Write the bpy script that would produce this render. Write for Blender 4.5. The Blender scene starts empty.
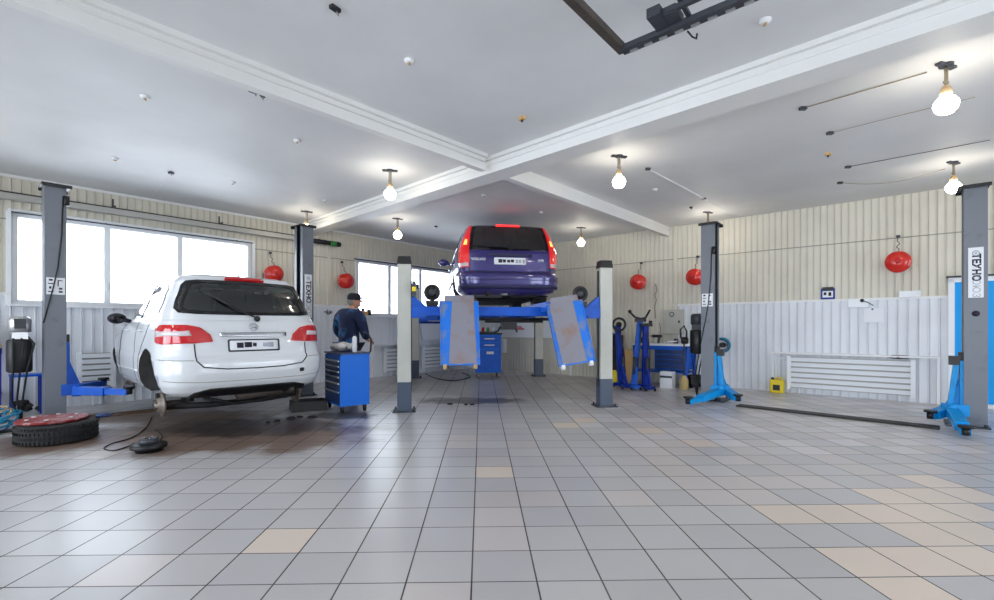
import bpy, bmesh, math, random
from mathutils import Vector, Matrix
random.seed(7)
PI = math.pi
C = bpy.context.scene.collection
SC = bpy.context.scene
# ------------------------------------------------------------------ camera
F, CX, CY, EYE = 465.0, 497.0, 327.0, 1.2
cam = bpy.data.cameras.new('camera'); camo = bpy.data.objects.new('camera', cam); C.objects.link(camo)
cam.sensor_width = 36; cam.lens = F/994*36; cam.shift_y = 27/994; cam.clip_start = .05
camo.location = (0, 0, EYE); camo.rotation_euler = (PI/2, 0, 0); SC.camera = camo
def gp(px, py, z=0.0):            # ground/height-plane point under a picture position
    Y = F*(EYE-z)/(py-CY); return Vector(((px-CX)/F*Y, Y, z))
def at(px, Y, z=0.0): return Vector(((px-CX)/F*Y, Y, z))
# ------------------------------------------------------------------ room frame
U = Vector((.756, -.655, 0)).normalized(); V = Vector((-U.y*-1, -U.x, 0)); V = Vector((U.y, -U.x, 0))
CO = Vector((-.47, 13.6, 0)); H = 3.34; UW = -.2
RA = math.atan2(U.y, U.x)
def R(u, v, z=0.0): return CO + U*u + V*v + Vector((0, 0, z))
def uv(p): d = Vector(p)-CO; return d.dot(U), d.dot(V)
def L(u, v, z): return (u, -v, z)      # room-local coordinates (objects turned by RA)
# ------------------------------------------------------------------ materials
def new_mat(name):
    m = bpy.data.materials.new(name); m.use_nodes = True
    return m, m.node_tree, m.node_tree.nodes['Principled BSDF']
def S2L(c):
    return tuple((x/12.92 if x <= .04045 else ((x+.055)/1.055)**2.4) for x in c)
def mat(name, rgb, rough=.5, metal=0, coat=0, noise=0, nscale=6, bump=0, bscale=40, spec=.5, emit=None, es=0, dirt=None, dscale=3, damt=.5):
    m, nt, b = new_mat(name); N, K = nt.nodes, nt.links
    col = S2L([x/255 for x in rgb])+(1,)
    b.inputs['Base Color'].default_value = col
    b.inputs['Roughness'].default_value = rough; b.inputs['Metallic'].default_value = metal
    b.inputs['Coat Weight'].default_value = coat; b.inputs['Coat Roughness'].default_value = .05
    b.inputs['Specular IOR Level'].default_value = spec
    tc = N.new('ShaderNodeTexCoord')
    if noise or dirt:
        n = N.new('ShaderNodeTexNoise'); n.inputs['Scale'].default_value = nscale if not dirt else dscale; n.inputs['Detail'].default_value = 4
        K.new(tc.outputs['Object'], n.inputs['Vector'])
        r = N.new('ShaderNodeValToRGB'); K.new(n.outputs['Fac'], r.inputs['Fac'])
        if dirt:
            r.color_ramp.elements[0].color = col; r.color_ramp.elements[0].position = .62-damt*.3
            r.color_ramp.elements[1].color = S2L([x/255 for x in dirt])+(1,); r.color_ramp.elements[1].position = .85-damt*.3
        else:
            r.color_ramp.elements[0].color = tuple(x*(1-noise) for x in col[:3])+(1,); r.color_ramp.elements[0].position = .3
            r.color_ramp.elements[1].color = tuple(min(1, x*(1+noise)) for x in col[:3])+(1,); r.color_ramp.elements[1].position = .7
        K.new(r.outputs['Color'], b.inputs['Base Color'])
    if bump:
        n2 = N.new('ShaderNodeTexNoise'); n2.inputs['Scale'].default_value = bscale; K.new(tc.outputs['Object'], n2.inputs['Vector'])
        bp = N.new('ShaderNodeBump'); bp.inputs['Strength'].default_value = bump; bp.inputs['Distance'].default_value = .01
        K.new(n2.outputs['Fac'], bp.inputs['Height']); K.new(bp.outputs['Normal'], b.inputs['Normal'])
    if emit:
        b.inputs['Emission Color'].default_value = S2L([x/255 for x in emit])+(1,); b.inputs['Emission Strength'].default_value = es
    return m
def glass_mat(name, tint=(255, 255, 255), refl=.12, fac=1.0):
    m = bpy.data.materials.new(name); m.use_nodes = True; nt = m.node_tree; N, K = nt.nodes, nt.links
    for n in list(N): N.remove(n)
    o = N.new('ShaderNodeOutputMaterial'); t = N.new('ShaderNodeBsdfTransparent'); g = N.new('ShaderNodeBsdfGlossy'); mx = N.new('ShaderNodeMixShader'); lw = N.new('ShaderNodeFresnel')
    t.inputs['Color'].default_value = S2L([x/255 for x in tint])+(1,); g.inputs['Roughness'].default_value = .02
    lw.inputs['IOR'].default_value = 1.45
    mt = N.new('ShaderNodeMath'); mt.operation = 'ADD'; mt.inputs[1].default_value = refl; K.new(lw.outputs[0], mt.inputs[0])
    K.new(mt.outputs[0], mx.inputs[0]); K.new(t.outputs[0], mx.inputs[1]); K.new(g.outputs[0], mx.inputs[2]); K.new(mx.outputs[0], o.inputs[0])
    return m
M = {}
M['beige'] = mat('siding_beige', (218, 213, 198), .42, noise=.05, nscale=2)
M['whitesid'] = mat('siding_white', (228, 231, 236), .4, noise=.04, nscale=2)
M['groove'] = mat('trim_line', (150, 146, 134), .6)
M['white'] = mat('white_paint', (236, 236, 236), .4)
M['pvc'] = mat('white_pvc', (240, 243, 247), .3)
M['grey'] = mat('lift_grey', (112, 117, 126), .38, noise=.05, dirt=(84, 88, 96), dscale=5, damt=.1)
M['dgrey'] = mat('dark_grey', (52, 55, 62), .45)
M['black'] = mat('black', (18, 18, 20), .45)
M['rubber'] = mat('rubber', (30, 30, 32), .75, bump=.3, bscale=60)
M['blue'] = mat('lift_blue', (6, 88, 196), .42, spec=.35, noise=.12, nscale=9)
M['cyan'] = mat('lift_cyan_blue', (0, 150, 222), .42, spec=.35, noise=.1, nscale=9)
M['navy'] = mat('navy_blue', (10, 46, 150), .42, spec=.35)
M['cart'] = mat('cart_blue', (2, 108, 218), .42, spec=.3)
M['cartd'] = mat('cart_drawer', (26, 50, 96), .4)
M['post'] = mat('cream_post', (186, 186, 176), .42, noise=.04)
M['postb'] = mat('post_bottom', (62, 74, 92), .4)
M['ramp'] = mat('ramp_steel', (10, 112, 214), .5, dirt=(122, 132, 150), dscale=6, damt=.45, bump=.4)
M['rampm'] = mat('ramp_worn', (134, 132, 142), .5, dirt=(138, 110, 100), dscale=5, damt=.35, bump=.6, bscale=80)
M['steel'] = mat('steel', (150, 150, 152), .35, metal=.8)
M['rust'] = mat('rusty_steel', (66, 58, 52), .7, noise=.3, nscale=14)
M['galv'] = mat('galvanised', (172, 170, 164), .4, metal=.2)
M['alu'] = mat('aluminium', (190, 190, 190), .3, metal=.7)
M['chrome'] = mat('chrome', (200, 202, 206), .15, metal=1)
M['red'] = mat('red', (214, 38, 26), .28, coat=.5)
M['redlid'] = mat('red_worn', (132, 22, 26), .5, dirt=(205, 170, 168), dscale=12, damt=.25)
M['yellow'] = mat('yellow', (236, 210, 30), .4)
M['orange'] = mat('tan', (190, 160, 120), .6)
M['card'] = mat('cardboard', (206, 168, 112), .8)
M['cloth'] = mat('rag', (212, 208, 204), .9, noise=.2, nscale=18)
M['carw'] = mat('car_white', (226, 229, 232), .25, coat=.8)
M['carp'] = mat('car_purple', (62, 56, 124), .25, metal=.25, coat=1)
M['carps'] = mat('car_silver_side', (150, 165, 195), .25, metal=.4, coat=1)
M['carpl'] = mat('bumper_purple', (46, 44, 82), .45)
M['tail'] = mat('tail_lens', (200, 26, 34), .12, coat=1)
M['tailglow'] = mat('tail_lens_lit', (215, 26, 34), .15, coat=1, emit=(255, 40, 40), es=.12)
M['tailor'] = mat('brake_light_lit', (240, 90, 60), .15, emit=(255, 130, 60), es=2.0)
M['stoplit'] = mat('stop_light_lit', (240, 40, 40), .15, emit=(255, 36, 36), es=1.2)
M['lenscl'] = mat('clear_lens', (216, 206, 208), .15, coat=1)
M['frit'] = mat('glass_border', (14, 16, 18), .1)
M['cglass'] = glass_mat('car_glass', (176, 206, 200), .07)
M['cglassd'] = glass_mat('car_glass_dark', (120, 140, 138), .12)
M['inter'] = mat('car_interior', (34, 36, 40), .8)
M['seat'] = mat('seat_cloth', (22, 24, 28), .85)
M['under'] = mat('underbody', (34, 32, 32), .7, noise=.4, nscale=12)
M['pane'] = glass_mat('window_glass', (250, 252, 255), .02)
M['door'] = mat('door_blue', (0, 162, 240), .4, spec=.3)
M['ink'] = mat('ink', (30, 24, 44), .6)
M['ink2'] = mat('ink_faint', (176, 180, 190), .6)
M['redink'] = mat('red_ink', (196, 40, 40), .6)
M['paper'] = mat('paper', (238, 240, 244), .7)
M['skin'] = mat('skin', (214, 158, 132), .5)
M['jacket'] = mat('jacket', (26, 38, 74), .8, dirt=(58, 124, 184), dscale=6, damt=.4)
M['jeans'] = mat('trousers', (28, 32, 46), .85)
M['cap'] = mat('cap', (26, 28, 34), .85)
M['hair'] = mat('hair', (150, 146, 142), .9)
M['bulb'] = mat('bulb_glass', (255, 250, 240), .3, emit=(255, 246, 228), es=13)
M['brass'] = mat('lamp_pipe', (150, 136, 112), .5)
M['hose'] = mat('hose_teal', (30, 140, 180), .45)
M['wood'] = mat('bench_top', (190, 168, 112), .6)
M['green'] = mat('green', (60, 150, 70), .5)
# ------------------------------------------------------------------ mesh builder
def frame(d):
    d = Vector(d).normalized(); a = Vector((0, 0, 1)) if abs(d.z) < .9 else Vector((1, 0, 0))
    x = d.cross(a).normalized(); return x, d.cross(x).normalized(), d
class MB:
    def __init__(s): s.v = []; s.f = []; s.m = []; s.s = []; s.c = 0
    def mat(s, i): s.c = i; return s
    def add(s, vs, fs, smooth=False):
        o = len(s.v); s.v += [tuple(v) for v in vs]
        for f in fs: s.f.append([i+o for i in f]); s.m.append(s.c); s.s.append(smooth)
        return s
    def box(s, c, d, rz=0, mtx=None, taper=1):
        hx, hy, hz = d[0]/2, d[1]/2, d[2]/2
        vs = [(x*(taper if z > 0 else 1), y*(taper if z > 0 else 1), z) for z in (-hz, hz) for x, y in ((-hx, -hy), (hx, -hy), (hx, hy), (-hx, hy))]
        T = Matrix.Translation(Vector(c)) @ (mtx.to_4x4() if mtx is not None else Matrix.Rotation(rz, 4, 'Z'))
        return s.add([T @ Vector(v) for v in vs], [(3,2,1,0),(4,5,6,7),(0,1,5,4),(1,2,6,5),(2,3,7,6),(3,0,4,7)])
    def b2(s, x0, x1, y0, y1, z0, z1): return s.box(((x0+x1)/2, (y0+y1)/2, (z0+z1)/2), (abs(x1-x0), abs(y1-y0), abs(z1-z0)))
    def bar(s, a, b, w, h, up=(0, 0, 1)):
        a, b = Vector(a), Vector(b); d = (b-a); ln = d.length; d.normalize(); up = Vector(up)
        if abs(d.dot(up)) > .98: up = Vector((0, 1, 0))
        x = d.cross(up).normalized(); z = x.cross(d).normalized()
        m = Matrix((x, d, z)).transposed()
        return s.box((a+b)/2, (w, ln, h), mtx=m)
    def tube(s, pts, r, n=8, cap=True, radii=None):
        pts = [Vector(p) for p in pts]; k = len(pts); rings = []; px = None
        for i, p in enumerate(pts):
            d = (pts[min(i+1, k-1)]-pts[max(i-1, 0)])
            if d.length < 1e-6: d = Vector((0, 0, 1))
            d.normalize()
            if px is None: x, y, _ = frame(d)
            else:
                x = (px-d*px.dot(d)); x = x.normalized() if x.length > 1e-4 else frame(d)[0]; y = d.cross(x)
            px = x; rr = radii[i] if radii else r
            rings.append([p+x*math.cos(2*PI*j/n)*rr+y*math.sin(2*PI*j/n)*rr for j in range(n)])
        vs = [q for g in rings for q in g]; fs = []
        for i in range(k-1):
            for j in range(n): fs.append((i*n+j, i*n+(j+1) % n, (i+1)*n+(j+1) % n, (i+1)*n+j))
        s.add(vs, fs, True)
        if cap:
            s.add(rings[0], [tuple(range(n))[::-1]]); s.add(rings[-1], [tuple(range(n))])
        return s
    def cyl(s, a, b, r, r2=None, n=20): return s.tube([a, b], r, n, radii=[r, r if r2 is None else r2])
    def lathe(s, prof, o=(0, 0, 0), d=(0, 0, 1), n=28, sy=1.0, cap=True):
        x, y, z = frame(d); o = Vector(o)
        vs = [o+z*h+(x*math.cos(2*PI*j/n)+y*math.sin(2*PI*j/n)*sy)*r for r, h in prof for j in range(n)]; k = len(prof); fs = []
        for i in range(k-1):
            for j in range(n): fs.append((i*n+j, i*n+(j+1) % n, (i+1)*n+(j+1) % n, (i+1)*n+j))
        s.add(vs, fs, True)
        if cap:
            if prof[0][0] > 1e-4: s.add(vs[:n], [tuple(range(n))[::-1]])
            if prof[-1][0] > 1e-4: s.add(vs[-n:], [tuple(range(n))])
        return s
    def ball(s, c, r, n=16, sc=(1, 1, 1)):
        c = Vector(c); vs = []; fs = []; k = n//2
        for i in range(k+1):
            t = PI*i/k
            for j in range(n): vs.append(c+Vector((math.sin(t)*math.cos(2*PI*j/n)*r*sc[0], math.sin(t)*math.sin(2*PI*j/n)*r*sc[1], math.cos(t)*r*sc[2])))
        for i in range(k):
            for j in range(n): fs.append((i*n+j, (i+1)*n+j, (i+1)*n+(j+1) % n, i*n+(j+1) % n))
        return s.add(vs, fs, True)
    def torus(s, c, Rr, r, d=(0, 0, 1), n=28, k=8, a0=0, a1=2*PI):
        x, y, z = frame(d); c = Vector(c); m = n+1 if a1-a0 < 2*PI-.01 else n
        pts = [c+(x*math.cos(a0+(a1-a0)*i/n)+y*math.sin(a0+(a1-a0)*i/n))*Rr for i in range(n+1)]
        return s.tube(pts, r, k, cap=(m == n+1))
    def prism(s, pts, z0, z1, T=None):
        n = len(pts); vs = [Vector((x, y, z)) for z in (z0, z1) for x, y in pts]
        if T is not None: vs = [T @ v for v in vs]
        return s.add(vs, [tuple(range(n))[::-1], tuple(range(n, 2*n))]+[(i, (i+1) % n, n+(i+1) % n, n+i) for i in range(n)])
    def build(s, name, mats, parent=None, label=None, loc=None, rz=None, bevel=0, merge=True, fixn=True):
        me = bpy.data.meshes.new(name)
        me.from_pydata(s.v, [], s.f)
        for m in (mats if isinstance(mats, (list, tuple)) else [mats]): me.materials.append(M[m] if isinstance(m, str) else m)
        for p, mi, sm in zip(me.polygons, s.m, s.s): p.material_index = mi; p.use_smooth = sm
        if fixn:
            bm = bmesh.new(); bm.from_mesh(me)
            if merge: bmesh.ops.remove_doubles(bm, verts=bm.verts, dist=1e-5)
            bmesh.ops.recalc_face_normals(bm, faces=bm.faces); bm.to_mesh(me); bm.free()
        me.update()
        o = bpy.data.objects.new(name, me); C.objects.link(o)
        if parent: o.parent = parent
        if loc is not None: o.location = loc
        if rz is not None: o.rotation_euler.z = rz
        if label: o['label'] = label
        if bevel:
            b = o.modifiers.new('b', 'BEVEL'); b.width = bevel; b.segments = 2; b.limit_method = 'ANGLE'; b.angle_limit = .7
        return o
def tag(o, label, cat, group=None):
    o['label'] = label; o['category'] = cat
    if group: o['group'] = group
    return o
def thing(name, label, cat, loc=(0, 0, 0), rz=0, group=None):
    o = bpy.data.objects.new(name, None); C.objects.link(o); o.location = loc; o.rotation_euler.z = rz; o.empty_display_size = .1
    return tag(o, label, cat, group)
def struct(o): o['kind'] = 'structure'; return o
def copy_tree(o, parent=None, kids={}):
    c = o.copy(); C.objects.link(c); c.parent = parent
    for ch in [x for x in C.objects if x.parent == o]: copy_tree(ch, c)
    return c
def text_mesh(name, txt, size, material, parent, T, bold=0.0, depth=.001, align='CENTER', sx=1):
    cu = bpy.data.curves.new(name, 'FONT'); cu.body = txt; cu.size = size; cu.extrude = depth; cu.offset = bold; cu.align_x = align; cu.align_y = 'CENTER'; cu.resolution_u = 3
    ob = bpy.data.objects.new(name, cu); C.objects.link(ob)
    dg = bpy.context.evaluated_depsgraph_get(); me = bpy.data.meshes.new_from_object(ob.evaluated_get(dg))
    C.objects.unlink(ob); bpy.data.objects.remove(ob)
    me.transform(T @ Matrix.Diagonal((sx, 1, 1, 1))); me.materials.clear(); me.materials.append(M[material])
    o = bpy.data.objects.new(name, me); C.objects.link(o); o.parent = parent
    return o
# ================================================================== ROOM
UM, VM = 15.0, 13.0
def room_obj(mb, name, mats, **k):
    o = mb.build(name, mats, loc=CO, rz=RA, **k); return struct(o)
# ---- floor: each tile a face, its own colour
TW, TD = .308, .3016
A0, B0 = .2629, 2.1906
def tile_pt(i, j):           # solve a = X+.034Y , b = Y-.022X
    a, b = A0+i*TW, B0+j*TD; Y = (b+.022*a)/(1+.022*.034); X = a-.034*Y; return X, Y
BEIGE = set()
for px, py in [(283,538),(493,473),(769,511.6),(819,511.6),(857,491.5),(915,491.5),(965,491),(857,509),(895,509),(958,509),(900,528),(945,528),(985,530),(844,558),(945,556),(975,572),(890,586),(697,443.5),(765,590) if 0 else (900,500),(930,478),(655,430),(571,425),(585,421)]:
    p = gp(px, py); BEIGE.add((math.floor((p.x+.034*p.y-A0)/TW), math.floor((p.y-.022*p.x-B0)/TD)))
fl = MB()
rng = random.Random(3)
for i in range(-60, 62):
    for j in range(-32, 48):
        q = [tile_pt(i+di, j+dj) for di, dj in ((0,0),(1,0),(1,1),(0,1))]
        cx_, cy_ = sum(p[0] for p in q)/4, sum(p[1] for p in q)/4
        u_, v_ = uv((cx_, cy_, 0))
        if not (UW-.3 < u_ < UM+.3 and -.3 < v_ < VM+.3): continue
        r_ = rng.random()
        if (i, j) in BEIGE: k = 2
        else:
            right = cx_ > 1.2+ (5-cy_)*.1
            k = 0 if r_ < .55 else (1 if r_ < .93 else 3)
            if right and cy_ > 3.2 and rng.random() < .45: k = 3
            if right and cy_ > 4.5 and rng.random() < .5: k = 4
        fl.mat(k).add([(p[0], p[1], 0) for p in q], [(0,1,2,3)])
def tile_mat(name, rgb):
    m, nt, b = new_mat(name); N, K = nt.nodes, nt.links
    tc = N.new('ShaderNodeTexCoord'); sp = N.new('ShaderNodeSeparateXYZ'); K.new(tc.outputs['Object'], sp.inputs[0])
    def mt(op, a, b_=None, c=None):
        n = N.new('ShaderNodeMath'); n.operation = op
        for idx, x in enumerate((a, b_, c)):
            if x is None: continue
            if isinstance(x, (int, float)): n.inputs[idx].default_value = x
            else: K.new(x, n.inputs[idx])
        return n.outputs[0]
    X, Y = sp.outputs['X'], sp.outputs['Y']
    a = mt('DIVIDE', mt('SUBTRACT', mt('MULTIPLY_ADD', Y, .034, X), A0), TW)
    c = mt('DIVIDE', mt('SUBTRACT', mt('MULTIPLY_ADD', X, -.022, Y), B0), TD)
    def line(t, w): return mt('LESS_THAN', mt('ABSOLUTE', mt('SUBTRACT', mt('FRACT', mt('ADD', t, .5)), .5)), w)
    g = mt('MAXIMUM', line(a, .013), line(c, .011))
    # joints fade where the traffic has ground them flush (far bays)
    ng = N.new('ShaderNodeTexNoise'); ng.inputs['Scale'].default_value = .9; K.new(tc.outputs['Object'], ng.inputs['Vector'])
    ids = N.new('ShaderNodeCombineXYZ'); K.new(mt('FLOOR', a), ids.inputs[0]); K.new(mt('FLOOR', c), ids.inputs[1])
    wn = N.new('ShaderNodeTexWhiteNoise'); K.new(ids.outputs[0], wn.inputs[0])
    n1 = N.new('ShaderNodeTexNoise'); n1.inputs['Scale'].default_value = 1.3; n1.inputs['Detail'].default_value = 6; K.new(tc.outputs['Object'], n1.inputs['Vector'])
    br = mt('ADD', mt('MULTIPLY', wn.outputs[0], .08), mt('MULTIPLY_ADD', n1.outputs['Fac'], .16, .76))
    base = N.new('ShaderNodeMix'); base.data_type = 'RGBA'; base.blend_type = 'MULTIPLY'; base.inputs[0].default_value = 1
    base.inputs[6].default_value = S2L([x/255 for x in rgb])+(1,)
    cb = N.new('ShaderNodeCombineColor'); [K.new(br, cb.inputs[q]) for q in range(3)]; K.new(cb.outputs[0], base.inputs[7])
    # oily brown stain under the white car
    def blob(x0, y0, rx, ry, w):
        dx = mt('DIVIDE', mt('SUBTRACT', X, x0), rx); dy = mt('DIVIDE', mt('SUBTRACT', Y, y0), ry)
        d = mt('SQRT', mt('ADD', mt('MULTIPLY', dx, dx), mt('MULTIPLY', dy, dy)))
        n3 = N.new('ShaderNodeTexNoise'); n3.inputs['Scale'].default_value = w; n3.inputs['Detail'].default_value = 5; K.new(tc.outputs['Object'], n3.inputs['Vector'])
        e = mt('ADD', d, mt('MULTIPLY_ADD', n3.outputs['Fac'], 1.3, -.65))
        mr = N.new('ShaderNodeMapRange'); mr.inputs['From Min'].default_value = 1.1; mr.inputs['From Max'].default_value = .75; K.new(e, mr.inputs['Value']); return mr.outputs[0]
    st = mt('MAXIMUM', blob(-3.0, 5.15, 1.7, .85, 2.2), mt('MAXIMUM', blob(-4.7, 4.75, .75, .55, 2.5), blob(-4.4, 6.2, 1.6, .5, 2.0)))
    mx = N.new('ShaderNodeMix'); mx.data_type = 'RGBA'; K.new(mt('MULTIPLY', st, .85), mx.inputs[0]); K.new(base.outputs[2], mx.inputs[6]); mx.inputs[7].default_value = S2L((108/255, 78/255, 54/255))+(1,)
    stain_shade = mt('MAXIMUM', blob(-2.9, 5.6, 1.15, .55, 4), mt('MAXIMUM', blob(-2.1, 6.3, .5, .3, 6), blob(-.4, 7.6, .9, .35, 4)))  # dark floor stains; the one under the white car also paints in its shadow
    mx3 = N.new('ShaderNodeMix'); mx3.data_type = 'RGBA'; K.new(mt('MULTIPLY', stain_shade, .85), mx3.inputs[0]); K.new(mx.outputs[2], mx3.inputs[6]); mx3.inputs[7].default_value = S2L((60/255, 54/255, 52/255))+(1,)
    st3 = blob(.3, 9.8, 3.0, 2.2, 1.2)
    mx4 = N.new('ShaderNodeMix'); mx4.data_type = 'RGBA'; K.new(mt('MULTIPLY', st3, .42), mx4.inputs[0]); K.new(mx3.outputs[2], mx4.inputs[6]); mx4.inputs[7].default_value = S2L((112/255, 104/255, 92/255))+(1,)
    mx2 = N.new('ShaderNodeMix'); mx2.data_type = 'RGBA'; K.new(mt('MULTIPLY', g, mt('MULTIPLY_ADD', ng.outputs['Fac'], .8, .55)), mx2.inputs[0]); K.new(mx4.outputs[2], mx2.inputs[6]); mx2.inputs[7].default_value = S2L((50/255, 42/255, 36/255))+(1,)
    K.new(mx2.outputs[2], b.inputs['Base Color'])
    K.new(mt('ADD', mt('MULTIPLY_ADD', n1.outputs['Fac'], .10, .25), mt('MULTIPLY', g, .4)), b.inputs['Roughness'])
    b.inputs['Specular IOR Level'].default_value = .55
    n5 = N.new('ShaderNodeTexNoise'); n5.inputs['Scale'].default_value = 5; K.new(tc.outputs['Object'], n5.inputs['Vector'])
    bp = N.new('ShaderNodeBump'); bp.inputs['Strength'].default_value = .05; bp.inputs['Distance'].default_value = .01
    K.new(mt('SUBTRACT', n5.outputs['Fac'], mt('MULTIPLY', g, .2)), bp.inputs['Height']); K.new(bp.outputs['Normal'], b.inputs['Normal'])
    return m
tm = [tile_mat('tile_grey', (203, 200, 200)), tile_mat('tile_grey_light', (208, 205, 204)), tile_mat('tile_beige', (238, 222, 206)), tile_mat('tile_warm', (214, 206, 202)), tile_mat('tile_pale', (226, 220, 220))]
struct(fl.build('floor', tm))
# ---- ceiling
cm, nt, b = new_mat('ceiling_paint'); N, K = nt.nodes, nt.links
tc = N.new('ShaderNodeTexCoord'); n1 = N.new('ShaderNodeTexNoise'); n1.inputs['Scale'].default_value = .7; n1.inputs['Detail'].default_value = 7
K.new(tc.outputs['Object'], n1.inputs['Vector']); r = N.new('ShaderNodeValToRGB'); K.new(n1.outputs['Fac'], r.inputs['Fac'])
r.color_ramp.elements[0].color = S2L((.83, .83, .83))+(1,); r.color_ramp.elements[1].color = S2L((.90, .90, .90))+(1,); r.color_ramp.elements[0].position = .3; r.color_ramp.elements[1].position = .7
K.new(r.outputs['Color'], b.inputs['Base Color']); b.inputs['Roughness'].default_value = .62; b.inputs['Specular IOR Level'].default_value = .35
n2 = N.new('ShaderNodeTexNoise'); n2.inputs['Scale'].default_value = 2.5; n2.inputs['Detail'].default_value = 5; K.new(tc.outputs['Object'], n2.inputs['Vector'])
bp = N.new('ShaderNodeBump'); bp.inputs['Strength'].default_value = .15; bp.inputs['Distance'].default_value = .03; K.new(n2.outputs['Fac'], bp.inputs['Height']); K.new(bp.outputs['Normal'], b.inputs['Normal'])
M['ceil'] = cm
M['beam'] = mat('beam_paint', (226, 225, 222), .5, bump=.2, bscale=12)
room_obj(MB().b2(UW-.3, UM+.3, -VM-.3, .3, H, H+.15), 'ceiling', 'ceil')
# beams
def beam_mb(p0, p1, w, zb, ledge=True):
    m = MB(); p0, p1 = Vector(p0), Vector(p1)
    m.bar(p0+Vector((0,0,(H+zb)/2)), p1+Vector((0,0,(H+zb)/2)), w, H-zb-.001)
    if ledge:
        d = (p1-p0).normalized(); x = d.cross(Vector((0,0,1)))
        for s in (-1, 1):
            m.bar(p0+x*s*(w/2+.02)+Vector((0,0,H-.022)), p1+x*s*(w/2+.02)+Vector((0,0,H-.022)), .04, .044)
            m.tube([p0+x*s*(w/2+.004)+Vector((0,0,zb+.10)), p1+x*s*(w/2+.004)+Vector((0,0,zb+.10))], .006, 6)
    return m
ZB = 3.14
struct(beam_mb(R(5.49, -.0, 0), R(5.36, 5.4, 0), .09, ZB+.005, False).build('trim_1', 'beam'))
struct(beam_mb(R(5.33, 5.7, 0), R(5.12, VM, 0), .09, ZB+.005).build('trim_2', 'beam'))
struct(beam_mb(R(UW, 5.17, 0), R(UM, 5.93, 0), .30, ZB).build('trim_3', 'beam'))
# ---- siding walls
def siding(mb, a0, a1, z0, z1, mp, holes=(), pitch=.1, gi=0):
    """ribbed panel from a0 to a1, mp(a, depth, z) places a point (depth > 0 = into the room)"""
    n = max(1, round((a1-a0)/pitch)); pt = (a1-a0)/n
    prof = [(0, -.006), (.035, .014), (.12, .014), (.16, .004), (.84, .004), (.88, .014), (.965, .014), (1, -.006)]
    for i in range(n):
        x0 = a0+i*pt; xc = x0+pt/2
        zs = [(z0, z1)]
        for (h0, h1, hz0, hz1) in holes:
            if h0 < xc < h1:
                nz = []
                for (p, q) in zs:
                    if hz1 <= p or hz0 >= q: nz.append((p, q)); continue
                    if hz0 > p: nz.append((p, hz0))
                    if hz1 < q: nz.append((hz1, q))
                zs = nz
        for (p, q) in zs:
            vs = [mp(x0+t*pt, d, z) for t, d in prof for z in (p, q)]
            mb.add(vs, [(2*k, 2*k+2, 2*k+3, 2*k+1) for k in range(len(prof)-1)])
def core(mb, a0, a1, mp, holes, th=.25):
    def bx(p, q, z0, z1):
        if q-p < 1e-4 or z1-z0 < 1e-4: return
        vs = [mp(a, d, z) for z in (z0, z1) for a, d in ((p, -.008), (q, -.008), (q, -th), (p, -th))]
        mb.add(vs, [(0,1,2,3),(4,5,6,7),(0,1,5,4),(1,2,6,5),(2,3,7,6),(3,0,4,7)])
    hs = sorted(holes); cur = a0
    for (h0, h1, z0, z1) in hs:
        bx(cur, h0, 0, H); bx(h0, h1, 0, z0); bx(h0, h1, z1, H); cur = h1
    bx(cur, a1, 0, H)
def rail(mb, a0, a1, z, mp, hgt=.03, dep=.022, holes=()):
    segs = [(a0, a1)]
    for (h0, h1, z0, z1) in holes:
        if z0-.05 < z < z1+.05: segs = [s for (p, q) in segs for s in ((p, min(q, h0)), (max(p, h1), q)) if s[1]-s[0] > .02]
    for p, q in segs:
        vs = [mp(a, d, zz) for zz in (z-hgt/2, z+hgt/2) for a, d in ((p, 0), (q, 0), (q, dep), (p, dep))]
        mb.add(vs, [(0,1,2,3),(4,5,6,7),(0,1,5,4),(1,2,6,5),(2,3,7,6),(3,0,4,7)])
mpL = lambda a, d, z: L(UW+d, a, z)          # left wall, a = v
mpR = lambda a, d, z: L(a, d, z)             # right wall, a = u
mpE = lambda a, d, z: L(a, VM-d, z)          # behind the camera, opposite the right wall
mpW = lambda a, d, z: L(UM-d, a, z)
DZ = 1.665
def ray_wallL(px):
    t = (px-CX)/F; base = CO+U*UW   # X = t*Y
    return (base.x - t*base.y)/(t*V.y - V.x)
def ray_wallR(px):
    t = (px-CX)/F; return (t*CO.y - CO.x)/(U.x - t*U.y)
def zL(px, py): p = R(UW, ray_wallL(px)); return EYE+(CY-py)*p.y/F
def zR(px, py): p = R(ray_wallR(px), 0); return EYE+(CY-py)*p.y/F
w1 = (ray_wallL(252), ray_wallL(11)); w1z = (1.53, (zL(11, 212)+zL(251, 241.6))/2)
w2 = (ray_wallL(456), ray_wallL(357)); w2z = (1.47, zL(357, 259))
print('WIN1', w1, w1z, 'WIN2', w2, w2z)
holesL = [(w2[0], w2[1], w2z[0], w2z[1]), (w1[0], w1[1], w1z[0], w1z[1])]
wl = MB(); core(wl, -.25, VM+.25, mpL, holesL)
siding(wl, 0, VM, 2.72, H, mpL, holesL); siding(wl, 0, VM, DZ, 2.71, mpL, holesL)
wl.mat(1); siding(wl, 0, VM, 0, DZ, mpL, holesL, pitch=.125)
wl.mat(2); rail(wl, 0, VM, 2.715, mpL, .014, .018, holesL); wl.mat(3); rail(wl, 0, VM, DZ, mpL, .04, .024, holesL)
room_obj(wl, 'wall_left', ['beige', 'whitesid', 'groove', 'white'])
DOOR = (ray_wallR(948), ray_wallR(948)+1.0)
dh = [(DOOR[0], DOOR[1], -1, 1.93)]
wr = MB(); core(wr, UW, UM+.25, mpR, [])
siding(wr, UW, UM, 2.65, H, mpR); siding(wr, UW, UM, DZ, 2.64, mpR, dh)
wr.mat(0); siding(wr, UW, 2.95, .0, .93, mpR); siding(wr, 3.1, 5.6, 0, DZ, mpR)
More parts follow.
